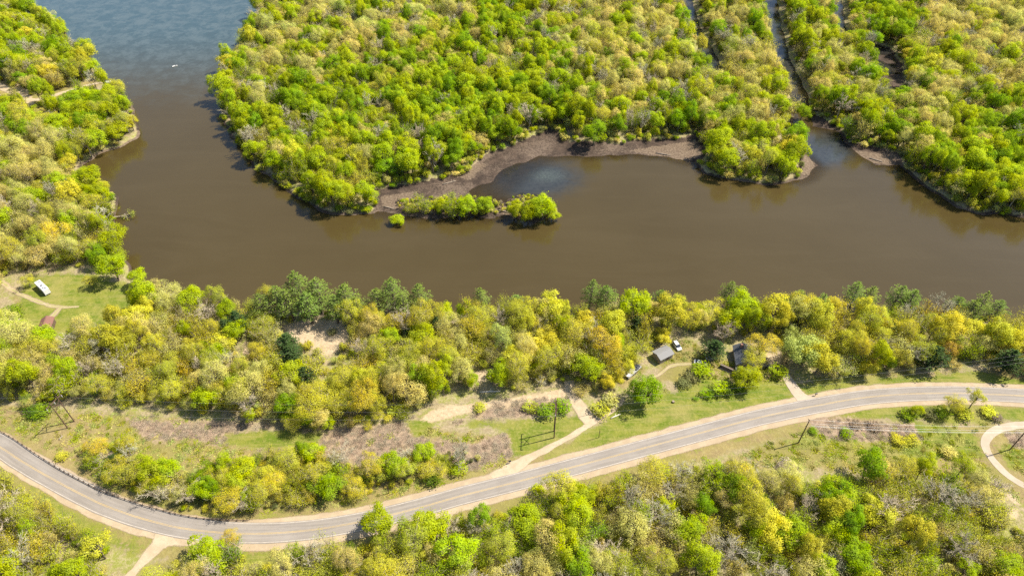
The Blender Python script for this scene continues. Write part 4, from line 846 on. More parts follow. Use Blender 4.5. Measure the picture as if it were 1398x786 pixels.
# ------------------------------------------------------------------ which plants become things, which belong to the far wood
pxc = PX([p['x'] for p in PL], [p['y'] for p in PL], [p['z']+PROTO[p['key']]['H']*p['sz']*.62 for p in PL])
for p, q in zip(PL, pxc):
    p['px'], p['py'] = q; p['vis'] = -8 < q[0] < 1406 and -6 < q[1] < 790; p['d'] = math.hypot(p['x'], p['y'], CH-p['z'])
    p['kind'] = PROTO[p['key']]['kind']
for kd, lim in (('broadleaf_tree', 300), ('bare_tree', 300), ('pine_tree', 300), ('bush', 300)):
    L = [p for p in PL if p['kind'] == kd and p['vis']]
    L.sort(key=lambda p: (not p['hero'], p['d']))
    for p in L[:lim]: p['solo'] = True
CW = {'lime': 'lime-green', 'green': 'mid-green', 'deep': 'dark green', 'yellow': 'yellow', 'gold': 'golden', 'orange': 'orange', 'tan': 'tan-budded', 'olive': 'olive', 'pale': 'pale green', 'grey': 'grey', 'brown': 'brown'}
FW = {'D': 'full tree', 'W': 'wispy tree', 'R': 'round tree', 'A': 'open-crowned tree', 'S': 'slender tree', 'B': 'bare tree'}
ORD = ['first', 'second', 'third', 'fourth', 'fifth', 'sixth', 'seventh', 'eighth', 'ninth', 'tenth', 'eleventh', 'twelfth']
def place(p):
    x, y, zn = p['px'], p['py'], p['zone']
    if zn == 'fore':
        if x < 200: return 'in the lower-left wood, '+('by the road' if y < 690 else 'by the bottom photo edge' if y > 735 else 'mid-wood')
        row = 'at the wood edge' if y < (715 if x < 720 else 668) else 'by the bottom photo edge' if y > 742 else 'mid-wood'
        for xm, ph in ((330, 'below the road\'s tree shadow'), (420, 'left below the road bend'), (500, 'right below the road bend'), (580, 'across from the thicket'), (660, 'across from the yellow tree'), (740, 'across from the drive mouth'), (820, 'across from the double pole'), (900, 'across from the round tree'), (980, 'across from the house lawn'), (1060, 'below the concrete drive'), (1130, 'below the single wire pole'), (1200, 'below the meadow\'s left half'), (1270, 'below the yellow bushes'), (1340, 'left of the looping track'), (9999, 'below the looping track')):
            if x < xm: return row+', '+ph
    if zn == 'thicket':
        for xm, ph in ((190, 'above the guardrail\'s left half'), (260, 'above the guardrail\'s right half'), (330, 'above the road\'s tree shadow'), (400, 'right of the road\'s tree shadow'), (470, 'left of the bright yellow tree'), (9999, 'right of the bright yellow tree')):
            if x < xm: return 'in the roadside thicket, '+ph
    if zn == 'near':
        row = 'along the river bank' if y < 425 else 'at the wood\'s lower edge' if y > 515 else 'mid-wood'
        for xm, ph in ((90, 'near the brown shed'), (180, 'above the leaning double pole'), (270, 'below the camp lawn'), (360, 'left of the shoreline pines'), (450, 'below the dirt clearing'), (540, 'right of the dirt clearing'), (640, 'above the sandy clearing'), (720, 'above the lawn brush'), (800, 'above the double pole'), (880, 'left of the grey-roofed shed'), (1000, 'above the parked cars'), (1100, 'beside the house'), (1180, 'above the concrete drive'), (1290, 'left of the orange tree'), (9999, 'right of the orange tree')):
            if x < xm: return row+', '+ph
    if zn == 'west': return 'on the left bank, '+('above the landing track' if y < 115 else 'between landing track and point' if y < 240 else 'above the camp lawn')
    return 'across the river, '+('left of the mudflat' if x < 700 else 'above the mudflat' if x < 960 else 'right of the inlet')
solo = [p for p in PL if p.get('solo')]; fam = {}
for p in solo:
    if not p['label']: fam.setdefault((CW.get(p['col'], p['col'])+' '+FW[p['key'][0]], place(p)), []).append(p)
for (wd, pl), L in fam.items():
    L.sort(key=lambda p: p['px'])
    for i, p in enumerate(L): p['label'] = ('only '+wd+' '+pl) if len(L) == 1 else ('%s %s from left, %s' % (ORD[min(i, 11)], wd, pl))
CAT = {'broadleaf_tree': 'tree', 'bare_tree': 'tree', 'pine_tree': 'pine tree', 'bush': 'bush'}
GRP = {'fore': 'trees in the wood below the road', 'thicket': 'trees in the roadside thicket', 'near': 'trees between road and river', 'west': 'trees on the left bank', 'north': 'trees across the river'}
for p in solo:
    d = PROTO[p['key']]; kd = p['kind']
    e = bpy.data.objects.new(kd, None); COL.objects.link(e); e.empty_display_size = .5
    e.location = (p['x'], p['y'], p['z']); e.rotation_euler = (R_.uniform(-.05, .05), R_.uniform(-.05, .05)+(p['tilt'] or 0), p['rot'] if p['tilt'] is None else R_.uniform(-.4, .4)); e.scale = (p['s'], p['s'], p['sz'])
    tag(e, p['label'], CAT[kd], 'pines and conifers on the near bank' if kd == 'pine_tree' else 'bushes in the open' if kd == 'bush' else GRP.get(p['zone'], 'trees standing out from the woods'))
    for nm in ('trunk', 'crown'):
        if nm in d:
            c = bpy.data.objects.new(('stems' if kd == 'bush' and nm == 'trunk' else 'foliage' if kd == 'bush' else nm), d[nm]); COL.objects.link(c); c.parent = e; c['tint'] = p['tint']
def stuff(name, L, label, cat):
    me = bpy.data.meshes.new(name); me.from_pydata([(p['x'], p['y'], p['z']) for p in L], [], [])
    def at(nm, ty, f, vals): me.attributes.new(nm, ty, 'POINT').data.foreach_set(f, np.asarray(vals).ravel())
    at('shape', 'INT', 'value', np.array([PROTO[p['key']]['i'] for p in L], np.int32))
    at('turn', 'FLOAT_VECTOR', 'vector', np.array([(R_.uniform(-.05, .05), R_.uniform(-.05, .05), p['rot']) for p in L], np.float32))
    at('size', 'FLOAT_VECTOR', 'vector', np.array([(p['s'], p['s'], p['sz']) for p in L], np.float32))
    at('tint', 'FLOAT_COLOR', 'color', np.array([tuple(p['tint'])+(1,) for p in L], np.float32))
    o = bpy.data.objects.new(name, me); COL.objects.link(o)
    g = bpy.data.node_groups.new(name, 'GeometryNodeTree'); g.interface.new_socket('Geometry', in_out='INPUT', socket_type='NodeSocketGeometry'); g.interface.new_socket('Geometry', in_out='OUTPUT', socket_type='NodeSocketGeometry')
    N = g.nodes.new; gi = N('NodeGroupInput'); go_ = N('NodeGroupOutput'); ci = N('GeometryNodeCollectionInfo'); ci.inputs[0].default_value = protocol; ci.inputs['Separate Children'].default_value = True; ci.inputs['Reset Children'].default_value = True
    ip = N('GeometryNodeInstanceOnPoints'); ip.inputs['Pick Instance'].default_value = True
    def na(nm, ty):
        a = N('GeometryNodeInputNamedAttribute'); a.data_type = ty; a.inputs[0].default_value = nm; return a.outputs[0]
    er = N('FunctionNodeEulerToRotation'); K = g.links.new
    K(gi.outputs[0], ip.inputs['Points']); K(ci.outputs[0], ip.inputs['Instance']); K(na('shape', 'INT'), ip.inputs['Instance Index'])
    K(na('turn', 'FLOAT_VECTOR'), er.inputs[0]); K(er.outputs[0], ip.inputs['Rotation']); K(na('size', 'FLOAT_VECTOR'), ip.inputs['Scale']); K(ip.outputs[0], go_.inputs[0])
    m = o.modifiers.new('plants', 'NODES'); m.node_group = g
    return tag(o, label, cat, kind='stuff')
stuff('woodland', [p for p in PL if not p.get('solo')], 'mass of spring woodland in lime, tan and yellow along both river banks', 'woodland')
stuff('underbrush', UB, 'low twiggy brush and leafy undergrowth below the trees and in the clearings', 'underbrush')
stuff('grass', GT, 'tufts of dry and green grass on the verges and meadow', 'grass')
print('plants', len(PL), 'solo', len(solo), 'under', len(UB), 'tufts', len(GT), {k: sum(1 for p in PL if p['kind'] == k) for k in CAT})

# ------------------------------------------------------------------ things people put there
WHITE = simple('white_panel', (.60, .60, .585), .35, 0, .5, .04, 1.5); CREAM = simple('cream_panel', (.62, .58, .50), .5, 0, .4, .06, 1)
GLASS = simple('dark_glass', (.02, .025, .03), .08, 0, .6, .05); RUBBER = simple('tyre_rubber', (.03, .03, .03), .8, 0, .2, .1)
STEEL = simple('galvanised_steel', (.45, .45, .44), .45, .7, .5, .12, 2); RUSTY = simple('weathered_rail', (.16, .115, .085), .7, .3, .3, .25, 1.2)
BROWNROOF = simple('brown_roofing', (.17, .085, .065), .8, 0, .2, .2, 1.2, (.10, .06, .05)); GREYROOF = simple('grey_shingle', (.19, .185, .18), .85, 0, .2, .14, 1.6, (.20, .19, .17))
SLATE = simple('dark_shingle', (.075, .08, .09), .8, 0, .3, .3, .7, (.17, .17, .155)); WOODW = simple('weathered_wood', (.26, .21, .16), .85, 0, .2, .2, 2.5); DARKW = simple('dark_timber', (.11, .075, .05), .85, 0, .2, .2, 2.0)
POLEW = simple('creosoted_pole', (.12, .075, .05), .85, 0, .2, .2, 1.5); PALELOG = simple('bleached_log', (.55, .50, .42), .8, 0, .2, .15, 3.0); WIRE = simple('aluminium_wire', (.70, .69, .66), .4, .1, .5, .03)
DARKM = simple('dark_metal', (.05, .05, .055), .5, .4, .5, .1); TANBOAT = simple('faded_hull', (.55, .47, .36), .5, 0, .4, .12, 2); RED = simple('red_plastic', (.4, .05, .04), .4); BLACKP = simple('black_paint', (.025, .026, .03), .25, .2, .6, .1)
PORC = simple('porcelain', (.32, .30, .28), .3, 0, .5, .1)
def wheel(parent, x, y, r, w_):
    t_ = BM(); t_.loft([[(x+r*rr*math.cos(a), y+o, r+r*rr*math.sin(a)) for a in np.linspace(0, 2*math.pi, 16, endpoint=False)] for rr, o in ((.62, -w_/2), (.95, -w_/2), (1, -w_*.3), (1, w_*.3), (.95, w_/2), (.62, w_/2))])
    tyre = t_.build('wheel', RUBBER, parent, True)
    h = BM(); s_ = 1 if y > 0 else -1
    h.loft([[(x+rr*math.cos(a), y+s_*(w_/2+o), r+rr*math.sin(a)) for a in np.linspace(0, 2*math.pi, 12, endpoint=False)] for rr, o in ((.6*r, -.02), (.58*r, .012), (.2*r, .03))]); h.build('rim', STEEL, tyre)
    return tyre
# camper: fifth-wheel trailer
def axis_rz(a, b): p, q = G(*a), G(*b); return math.atan2(q[1]-p[1], q[0]-p[0])
rz = axis_rz((53, 388), (70, 404))
c = thing('camper_trailer', 'white camper trailer with roof vents parked on the camp lawn', 'camper', (61, 397), rz=rz)
c.scale = (.86, .86, .9)
prof = [(-4.6, 1.15), (-4.75, 2.0), (-4.5, 3.15), (-4.1, 3.3), (4.3, 3.3), (4.65, 3.1), (4.7, .6), (-2.6, .6), (-2.75, 1.15)]
b = BM()
for yy in (0,):
    rings = [[(x, y, z if not (abs(y) > 1.2 and z > 3) else z-.07) for x, z in prof] for y in (-1.28, -1.2, 1.2, 1.28)]
    b.loft(rings)
body = b.build('body', WHITE, c)
BM().box((0, -1.29, 1.35), (8.6, .02, .28)).box((0, 1.29, 1.35), (8.6, .02, .28)).build('side_stripe', simple('grey_stripe', (.30, .31, .33), .4), c)
BM().box((.6, 0, 3.46), (1.3, 1.0, .36), bev=.08).build('air_conditioner', simple('cooler_grey', (.20, .20, .20), .5), c)
for x, y in ((-2.6, .25), (2.6, -.3), (3.6, .3)): BM().box((x, y, 3.36), (.8, .8, .14), bev=.03).build('roof_vent', simple('grey_vent', (.12, .125, .13), .4), c)
for x in (-3.4, -.6, 3.2):
    for y in (-1.295, 1.295): BM().box((x, y, 2.2), (1.1, .03, .65), bev=.01).build('window', GLASS, c)
BM().box((1.5, -1.30, 1.65), (.75, .04, 1.9), bev=.01).build('door', CREAM, c)
for x in (.9, 1.85):
    for y in (-1.08, 1.08): wheel(c, x, y, .38, .24)
BM().tube([(-3.6, 0, .95), (-4.3, 0, .75)], .1).tube([(-3.3, .7, 1.1), (-3.3, .7, 0)], .06).tube([(-3.3, -.7, 1.1), (-3.3, -.7, 0)], .06).build('hitch', DARKM, c)
# gabled sheds and house
def gable(name, label, cat, px, L, Wd, hw, hr, rz, roofm, wallm, ov=.35, door=True, windows=()):
    t_ = thing(name, label, cat, px, rz=rz)
    BM().prism([(-Wd/2, -.3), (Wd/2, -.3), (Wd/2, hw), (0, hw+hr*(1-.0)), (-Wd/2, hw)], -L/2, L/2).build('wall', wallm, t_)
    sl_ = hr/(Wd/2); e = Wd/2+ov
    rf = BM().prism([(-e, hw-ov*sl_+.04), (0, hw+hr+.04), (e, hw-ov*sl_+.04), (e, hw-ov*sl_+.18), (0, hw+hr+.18), (-e, hw-ov*sl_+.18)], -L/2-ov, L/2+ov).build('roof', roofm, t_)
    k = BM()
    n_ = int(e/.42)
    BM().box((0, 0, hw+hr+.19), (L+2*ov, .30, .06)).build('ridge_cap', roofm, rf)
    if door: d_ = BM().box((L*.1, -Wd/2-.02, 1.0), (1.2, .06, 2.0), bev=.01).build('door', DARKW, t_); BM().box((L*.1+.45, -Wd/2-.07, 1.0), (.05, .06, .2)).build('handle', STEEL, d_)
    for (x, y) in windows:
        f_ = BM().box((x, y*(Wd/2+.02), 1.5), (1.0, .06, .9), bev=.01).build('window', CREAM, t_); BM().box((x, y*(Wd/2+.055), 1.5), (.82, .03, .72)).build('pane', GLASS, f_)
    return t_
gable('shed', 'small brown-roofed shed at the end of the sandy camp track', 'shed', (67, 448), 5.6, 4.0, 2.4, 1.1, math.radians(104), BROWNROOF, DARKW, windows=((-1.4, -1),))
gable('shed', 'grey-roofed shed on the yard beside the white car', 'shed', (904, 487), 5.8, 4.4, 2.5, .8, math.radians(31), GREYROOF, WOODW, windows=((-1.6, -1),))
h = gable('house', 'dark shingle-roofed house half hidden behind the golden tree', 'house', (1013, 492), 8.6, 5.8, 2.8, 1.8, math.radians(84), SLATE, WOODW, .45, True, ((-2.6, -1), (2.8, -1), (-2.6, 1), (2.6, 1)))
BM().box((2.6, .9, 5.2), (.8, .8, 1.6), bev=.02).build('chimney', simple('chimney_brick', (.28, .14, .10), .85), h)
pr = BM().prism([(-3.6, 2.3), (3.6, 2.3), (3.6, 2.42), (-3.6, 2.42)], -8.0, -5.5).build('porch_roof', SLATE, h)
for y in (-3.3, 0, 3.3): BM().box((-7.8, y, 1.0), (.16, .16, 2.6)).build('porch_post', WOODW, pr)
# vehicles
def vehicle(name, label, px, rz, paint_, L=4.6, Wd=1.84, Hh=1.5, van=False):
    c = thing(name, label, 'car', px, rz=rz); l = L/2
    lo = [(-l, .45), (-l+.05, .8), (-l+.25, .95), (l-1.1, .95), (l-.15, .78), (l, .5), (l-.05, .28), (-l+.05, .28)]
    b = BM(); b.loft([[(x*(1-k*.02), y, z) for x, z in lo] for y, k in ((-Wd/2, 3), (-Wd/2+.08, 0), (Wd/2-.08, 0), (Wd/2, 3))]); b.build('body', paint_, c)
    cab = [(-l+.15, .93), (-l+.45, Hh-.06), (-l+.7, Hh), (l-2.2, Hh), (l-1.9, Hh-.05), (l-1.0, .93)] if van else [(-l+.5, .93), (-l+1.15, Hh-.05), (-l+1.4, Hh), (.35, Hh), (.6, Hh-.05), (l-1.15, .93)]
    b = BM(); b.loft([[(x, y*(1-.12*(z > 1.1)), z) for x, z in cab] for y in (-Wd/2+.1, Wd/2-.1)]); g_ = b.build('cabin', GLASS, c)
    x0, x1 = cab[1][0], cab[-2][0]
    BM().box(((x0+x1)/2, 0, Hh+.005), (x1-x0-.05, Wd*.74, .05), bev=.02).build('roof', paint_, c)
    for x in (-l+.85, l-.9):
        for y in (-Wd/2+.08, Wd/2-.08): wheel(c, x, y, .33, .22)
    for y in (-.62, .62): BM().box((l-.06, y, .66), (.1, .32, .14), bev=.02).build('headlight', simple('lamp_glass', (.75, .75, .72), .2), c)
    for y in (-.66, .66): BM().box((-l+.04, y, .75), (.08, .26, .16), bev=.02).build('tail_light', RED, c)
    for y in (-1, 1): BM().box((.55, y*(Wd/2+.08), 1.0), (.14, .2, .13), bev=.03).build('mirror', paint_, c)
    return c
vehicle('parked_car', 'white hatchback parked alone beside the grey-roofed shed', (924, 473), axis_rz((920, 467), (928, 478)), WHITE, 4.5, 1.85, 1.6, True)
vehicle('parked_car', 'white low car parked on the lawn by the lime bush', (956, 497), axis_rz((946, 495), (964, 500)), WHITE, 4.8, 1.85, 1.42)
vehicle('parked_car', 'black car parked in the shade right of the round lime tree', (1044, 501), axis_rz((1038, 501), (1050, 499)), BLACKP, 4.4, 1.8, 1.5, True)
# flatbed trailer loaded with scrap
c = thing('flatbed_trailer', 'long grey flatbed trailer of scrap beside the round green tree', 'trailer', (864, 508), rz=axis_rz((853, 518), (875, 498)))
BM().box((0, 0, .85), (7.6, 2.2, .16), bev=.02).build('deck', simple('grey_deck', (.26, .255, .26), .7, .2), c)
BM().box((0, -1.05, 1.12), (7.6, .08, .38)).build('side_rail', STEEL, c); BM().box((0, 1.05, 1.12), (7.6, .08, .38)).build('side_rail', STEEL, c)
q = BM()
for i in range(9): q.box((R_.uniform(-.2, 3.4), R_.uniform(-.6, .6), 1.15+R_.uniform(0, .25)), (R_.uniform(.4, 1.2), R_.uniform(.3, .8), R_.uniform(.3, .6)), rz=R_.uniform(0, 3), bev=.03)
q.build('dark_scrap', simple('dark_scrap', (.06, .065, .085), .6, .2, .4, .3, 2), c)
q = BM()
for i in range(5): q.box((R_.uniform(-3.4, -.8), R_.uniform(-.5, .5), 1.15), (R_.uniform(.5, 1.3), R_.uniform(.3, .8), R_.uniform(.3, .5)), rz=R_.uniform(0, 3), bev=.04)
q.build('pale_scrap', CREAM, c)
for x in (-.6, .4):
    for y in (-1.0, 1.0): wheel(c, x, y, .36, .22)
BM().tube([(3.8, .5, .8), (5.0, 0, .6)], .06).tube([(3.8, -.5, .8), (5.0, 0, .6)], .06).build('drawbar', DARKM, c)
# brush pile, woodpile, logs, fence
c = thing('brush_pile', 'pale heap of cut branches behind the white low car', 'brush pile', (969, 490)); q = BM(); q2 = BM()
for i in range(46):
    a = R_.uniform(0, 6.28); r_ = R_.uniform(0, 1.3); p0 = Vector((math.cos(a)*r_, math.sin(a)*r_, R_.uniform(.05, 1.0)*(1.5-r_)*.8)); d_ = Vector((R_.uniform(-1, 1), R_.uniform(-1, 1), R_.uniform(-.15, .2))).normalized()*R_.uniform(.5, 1.1)
    (q if i % 2 else q2).tube([p0-d_, p0+d_], [.07, .04], 5)
q.build('pale_branches', PALELOG, c); q2.build('grey_branches', WOODW, c)
c = thing('woodpile', 'dark stack of logs between the house shade and lime bush', 'woodpile', (996, 506), rz=axis_rz((984, 501), (1006, 511)))
for j in range(4):
    for i in range(5-j):
        y = (i-(4-j)/2)*.46; BM().tube([(-3.2+R_.uniform(-.4, .4), y, .22+j*.40), (3.2+R_.uniform(-.4, .4), y+.03, .22+j*.40)], [.24, .20], 8, True).build('log', DARKW if (i+j) % 3 else WOODW, c)
def log(label, a, b, r_, mat=PALELOG, branches=0, name='log'):
    p, q = G(*a), G(*b); m_ = (p+q)/2; t_ = thing(name, label, name, xy=m_, rz=math.atan2(q[1]-p[1], q[0]-p[0])); L = np.linalg.norm(q-p)
    BM().tube([(-L/2, 0, r_*.9), (-L/6, .12*r_, r_*1.05), (L/5, -.2*r_, r_), (L/2, 0, r_*.8)], [r_, r_*.95, r_*.85, r_*.6], 10, True).build('trunk', mat, t_, True)
    for i in range(max(branches, 1)):
        x = R_.uniform(-L*.1, L*.45); s_ = R_.choice((-1, 1)); BM().tube([(x, 0, r_), (x+.4, s_*.5, r_+.35), (x+.9, s_*R_.uniform(.7, 1.3), r_+R_.uniform(.2, .7))], [r_*.4, r_*.28, r_*.1], 6, True).build('branch_stub', mat, t_)
    return t_
log('bleached log lying on the lawn beside the gravel drive', (834, 571), (847, 565), .22)
log('pale fallen trunk at the lower edge of the pine clearing sand', (655, 535), (683, 534), .2, PALELOG, 3)
log('short grey log lying by the leaning double pole shadow', (81, 600), (86, 595), .22, WOODW, 1)
for l_, a_, b_ in (('grey driftwood trunk on the mud between strip island and islet', (680, 286), (694, 288)), ('grey driftwood log on the mudflat\'s left shore', (604, 250), (622, 245)), ('driftwood trunk lying on the sandy inlet beach', (1188, 214), (1206, 219)), ('driftwood log on the shore of the left-bank point', (140, 210), (156, 204)), ('driftwood log at the right end of the mud beach', (896, 207), (916, 210)), ('broken driftwood on the mud at the strip island\'s left end', (524, 280), (538, 283))):
    log(l_, a_, b_, .26, WOODW, 3, 'driftwood')
c = thing('rail_fence', 'dark rail fence running right from the black car', 'fence', (1062, 498), rz=axis_rz((1050, 501), (1075, 496)))
for x in np.linspace(-3.4, 3.4, 5): BM().box((x, 0, .5), (.14, .14, 1.3), bev=.02).build('post', DARKW, c)
for z in (.45, .95): BM().box((0, -.1, z), (7.2, .07, .16), bev=.02).build('rail', DARKW, c)
# canoe, dock, motorboat
def hull_rings(L, Wd, Hh, n=9, sheer=.25, flat=.5):
    out = []
    for i in range(n):
        u = i/(n-1)*2-1; w_ = Wd/2*max(.04, (1-abs(u)**2.4)); sh = Hh+sheer*u*u
        out.append([(u*L/2, w_*y, z*1.0 if z == 0 else sh*z) for y, z in ((-1, 1), (-.92, .45), (-flat, 0), (flat, 0), (.92, .45), (1, 1), (.86, .96), (.4, .16), (-.4, .16), (-.86, .96))])
    return out
c = thing('canoe', 'faded tan canoe lying on the camp grass at the left edge', 'canoe', (22, 438), rz=axis_rz((15, 438.5), (30, 436.5)))
BM().loft(hull_rings(5.0, .95, .38, 11)).build('hull', TANBOAT, c)
for x in (-1.3, 1.3): BM().box((x, 0, .33), (.25, .72, .04)).build('seat', WOODW, c)
c = thing('motorboat', 'small white motorboat alone on the wide upper river', 'boat', (239, 91), -.12, rz=math.radians(38))
b = BM(); rr = []
for i in range(9):
    u = i/8; w_ = 1.0*(1 if u < .5 else max(.05, 1-((u-.5)/.5)**2.2)); rr.append([(-2.4+4.8*u, w_*y, z*(.75+.2*u*u)) for y, z in ((-1, 1), (-.9, .4), (-.35, 0), (.35, 0), (.9, .4), (1, 1), (.85, .97), (.75, .35), (-.75, .35), (-.85, .97))])
b.loft(rr).build('hull', WHITE, c); 
om = BM().box((-2.55, 0, .85), (.35, .35, .55), bev=.08).build('outboard_motor', BLACKP, c); BM().tube([(-2.55, 0, .6), (-2.6, 0, -.2)], .06).build('shaft', DARKM, om)
c.scale = (.66, .66, .66)
for x in (-1.3, .1): BM().box((x, 0, .55), (.4, 1.5, .12), bev=.02).build('seat', CREAM, c)
BM().box((.8, 0, .92), (.5, 1.1, .5), ry=-.4, bev=.04).build('windscreen', GLASS, c)
c = thing('dock', 'small white floating dock with gangway at the left-bank landing', 'dock', (147.5, 113), .0, rz=math.radians(12))
pl = BM()
for i in range(8): pl.box((-1.5+i*.43, 0, .5), (.38, 2.4, .08))
pl.build('deck', WHITE, c)
BM().box((0, -.9, .22), (3.0, .5, .46), bev=.06).box((0, .9, .22), (3.0, .5, .46), bev=.06).build('float', simple('grey_float', (.25, .26, .28), .5), c)
BM().box((-4.1, -.55, .58), (5.0, .9, .10), rz=.2).build('gangway', simple('pale_planks', (.62, .54, .42), .8), c)
for x, y in ((1.3, 1.25), (1.3, -1.25), (-1.3, 1.25)): BM().tube([(x, y, -1.5), (x, y, 1.3)], .07, 8, True).build('mooring_post', WOODW, c)
# fallen tree leaning into the river from the left bank
c = thing('fallen_tree', 'half fallen tree with sparse leaves lying out over the water', 'fallen tree', xy=G(158, 297, .6), rz=math.radians(8))
rg = np.random.default_rng(77); tr_ = BM(); tips = []
tr_.tube(bend((-2, 0, .5), (4.5, .4, 1.6), 4, rg, .03), [.32, .3, .25, .2, .14], 8); 
for i in range(9):
    e = np.array([rg.uniform(3.5, 8.5), rg.uniform(-2.6, 2.8), rg.uniform(.3, 3.2)]); tr_.tube(bend((rg.uniform(2, 4.4), .3, 1.4), e, 3, rg, .08), [.12, .09, .06, .03], 5); tips.append(e)
tr_.build('trunk', PALEBARK, c)
tips = np.array(tips); cc = tips[rg.integers(0, 9, 420)]+rg.normal(size=(420, 3))*[.6, .6, .5]; vv, ff = quads(cc, rg.normal(size=(420, 3))+[0, 0, .6], rg.uniform(.25, .5, 420), rg)
k_ = mesh_obj('crown', vv, ff, GRASSLEAF, c); k_['tint'] = (.30, .33, .05)
# guardrail along the outer edge of the bend
GR = smooth_line(poly([(-40,566),(0,589),(23,602.5),(46,618.5),(80,640),(114.5,658.5),(137,670),(160,678.5),(199,691.5),(218.6,696.5),(237,701.5),(256,705.4),(274,708.2),(293,710),(315,711),(340,711)]), .6)
c = thing('guardrail', 'long weathered guardrail along the upper edge of the road bend', 'guardrail', xy=GR[0]); g0 = Vector(c.location)
d_ = np.gradient(GR, axis=0); d_ /= np.linalg.norm(d_, axis=1)[:, None]; nn = np.stack([-d_[:, 1], d_[:, 0]], 1)
rings = [[(GR[i, 0]+nn[i, 0]*o-g0.x, GR[i, 1]+nn[i, 1]*o-g0.y, LZ+z-g0.z) for o, z in ((-.02, .42), (-.07, .5), (-.02, .58), (-.07, .66), (-.02, .76), (.05, .76), (.0, .66), (.05, .58), (.0, .5), (.05, .42))] for i in range(0, len(GR), 2)]
BM().loft(rings).build('rail', RUSTY, c)
acc = 0; pos_ = []
for i in range(1, len(GR)):
    acc += np.linalg.norm(GR[i]-GR[i-1])
    if acc > 1.95: acc = 0; pos_.append(i)
pm = None
for i in pos_[:99]:
    p = GR[i]+nn[i]*.16
    if pm is None: pm = BM().box((0, 0, .3), (.18, .22, 1.1), bev=.01).build('post', DARKW, c)
    else: pm = pm.copy(); COL.objects.link(pm); pm.parent = c
    pm.location = (p[0]-g0.x, p[1]-g0.y, LZ-g0.z); pm.rotation_euler = (0, 0, math.atan2(d_[i, 1], d_[i, 0]))
# poles
TOPS = {}
def hframe(label, a, b, H, arm):
    p, q = G(*a), G(*b); m_ = (p+q)/2; rz = math.atan2(q[1]-p[1], q[0]-p[0]); s_ = np.linalg.norm(q-p)/2
    t_ = thing('transmission_pole', label, 'power pole', xy=m_, rz=rz, group='power poles')
    for x in (-s_, s_): BM().tube([(x, 0, -1), (x, 0, H*.5), (x, 0, H)], [.2, .17, .13], 10, True).build('pole', POLEW, t_)
    BM().box((0, .22, H-1.2), (arm, .16, .26), bev=.02).build('crossarm', POLEW, t_)
    BM().tube([(-s_, -.2, H-1.6), (s_, -.2, H-4.6)], .09).tube([(s_, -.25, H-1.6), (-s_, -.25, H-4.6)], .09).build('cross_brace', POLEW, t_)
    out = []
    for x in (-arm/2+.15, 0, arm/2-.15):
        q_ = BM()
        for k in range(5): q_.tube([(x, .22, H-1.4-.2*k), (x, .22, H-1.5-.2*k)], [.13, .07], 8, True)
        q_.build('insulator', PORC, t_); out.append(Vector((m_[0]+math.cos(rz)*x, m_[1]+math.sin(rz)*x, t_.location.z+H-2.4)))
    return out
def spole(label, base, H, r_=.16, arms=(), rz=0, sign=False, group='power poles', name='utility_pole', cat='power pole', lean=(0, 0)):
    t_ = thing(name, label, cat, base, rz=rz, group=group); out = []
    BM().tube([(0, 0, -1), (lean[0]/2, lean[1]/2, H/2), (lean[0], lean[1], H)], [r_, r_*.9, r_*.72], 10, True).build('pole', POLEW, t_)
    for z, w_ in arms:
        BM().box((lean[0], .18, H-z), (w_, .12, .16), bev=.01).build('crossarm', POLEW, t_)
        n_ = 2 if w_ < 2.6 else 3
        for x in np.linspace(-w_/2+.12, w_/2-.12, n_):
            BM().tube([(x, .18, H-z+.08), (x, .18, H-z+.34)], [.08, .05], 8, True).build('insulator', PORC, t_)
            out.append(Vector((t_.location.x+math.cos(rz)*x-math.sin(rz)*.18, t_.location.y+math.sin(rz)*x+math.cos(rz)*.18, t_.location.z+H-z+.34)))
    return t_, out
a1 = hframe('leaning-looking double wooden pole with crossarm beside the guardrail', (92.5, 584), (101.5, 575), 13.6, 6.2)
a2 = hframe('dark double wooden pole with crossarm standing on the mown lawn', (756.4, 597), (756.4, 588), 16.5, 6.4)
_, a3 = spole('wooden pole with pale crossarm at the right photo edge above road', (1380, 517), 11.5, .18, ((.6, 3.6),), math.radians(75))
tA, b1 = spole('single wooden wire pole standing alone below the road curve', (1090, 604), 12.4, .19, ((.35, 1.2),), math.radians(85))
tB, b2 = spole('single wooden wire pole beside the looping gravel track', (1379, 613), 12.6, .19, ((.35, 1.2),), math.radians(85))
spole('short service pole with pale cap by the roadside grass', (817.5, 597), 5.2, .10, (), 0, group=None, name='service_pole', cat='pole')
spole('short service pole on the roadside grass below the yellow tree', (531, 673), 5.0, .10, (), 0, group=None, name='service_pole', cat='pole')
spole('thin pole standing on the gravel beside the drive fork', (803, 566), 4.6, .09, (), 0, group=None, name='service_pole', cat='pole')
spole('thin wooden post beside the pale concrete drive', (1099, 527), 3.0, .08, (), 0, group=None, name='service_pole', cat='pole')
DULL = simple('dull_wire', (.22, .22, .21), .6, 0, .2, .03)
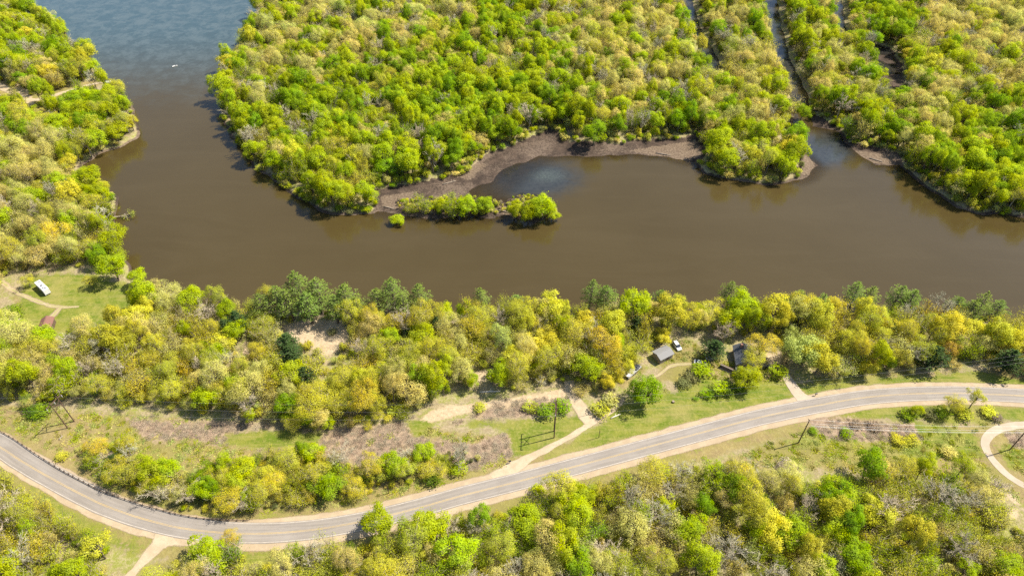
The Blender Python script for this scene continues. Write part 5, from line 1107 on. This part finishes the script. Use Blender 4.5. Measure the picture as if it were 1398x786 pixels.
def wire(label, p, q, sag, r_):
    t_ = bpy.data.objects; n_ = 24; P = [p.lerp(q, i/n_)-Vector((0, 0, sag*4*(i/n_)*(1-i/n_))) for i in range(n_+1)]
    o = BM().tube([x-p for x in P], r_, 5).build('power_line', WIRE if r_ > .02 else DULL, None, True, p); tag(o, label, 'power line', 'power lines')
lab = ('nearest', 'middle', 'farthest')
beyondL = [a+(a-c_)*.35 for a, c_ in zip(a1, a2)]; beyondR = [a+(a-c_)*.5 for a, c_ in zip(a3, a2)]
for i in range(3):
    wire(lab[i]+' faint wire strung between the two double poles', a1[i], a2[i], 3.2, .014); wire(lab[i]+' faint wire from lawn double pole to right-edge pole', a2[i], a3[i], 3.0, .014)
    wire(lab[i]+' faint wire running off left from the guardrail double pole', a1[i], beyondL[i], .6, .014)
def tops(t_, zs, dx): return [t_.location+Vector((dx*math.sin(k*2.4), .25*math.cos(k*2.4), h_)) for k, h_ in enumerate(zs)]
w1 = tops(tA, (12.2, 10.9, 9.6, 9.0), .2); w2 = tops(tB, (12.4, 11.0, 9.7, 9.1), .2); dirv = w2[0]-w1[0]
for i, n_ in enumerate(('topmost', 'second highest', 'third highest', 'lowest')):
    wire(n_+' bright wire crossing the meadow between single poles', w1[i], w2[i], 1.3, .021); wire(n_+' bright wire leaving right from the track pole', w2[i], w2[i]+dirv*.5, .6, .021)
# mailboxes, stump
def mailbox(label, px, rz):
    t_ = thing('mailbox', label, 'mailbox', px, rz=rz); BM().box((0, 0, .5), (.12, .12, 1.2)).build('post', DARKW, t_)
    pr_ = [(math.cos(a)*.2, 1.25+math.sin(a)*.2) for a in np.linspace(0, math.pi, 9)]+[(-.2, 1.05), (.2, 1.05)]
    b_ = BM().prism(pr_, -.4, .4).build('box', BLACKP, t_); BM().box((.2, .23, 1.3), (.05, .03, .3)).build('flag', RED, t_)
mailbox('black mailbox beside the gravel drive mouth', (696, 632), .3); mailbox('black mailbox where the concrete drive meets the road', (1113, 540), .1)
c = thing('tree_stump', 'dark tree stump sitting alone on the lawn', 'stump', (919, 548.5))
BM().tube([(0, 0, -.2), (0, 0, .1), (0, 0, .6)], [.62, .5, .44], 12, True).build('trunk', DARKW, c); BM().tube([(0, 0, .6), (0, 0, .62)], .40, 12, True).build('cut_face', WOODW, c)
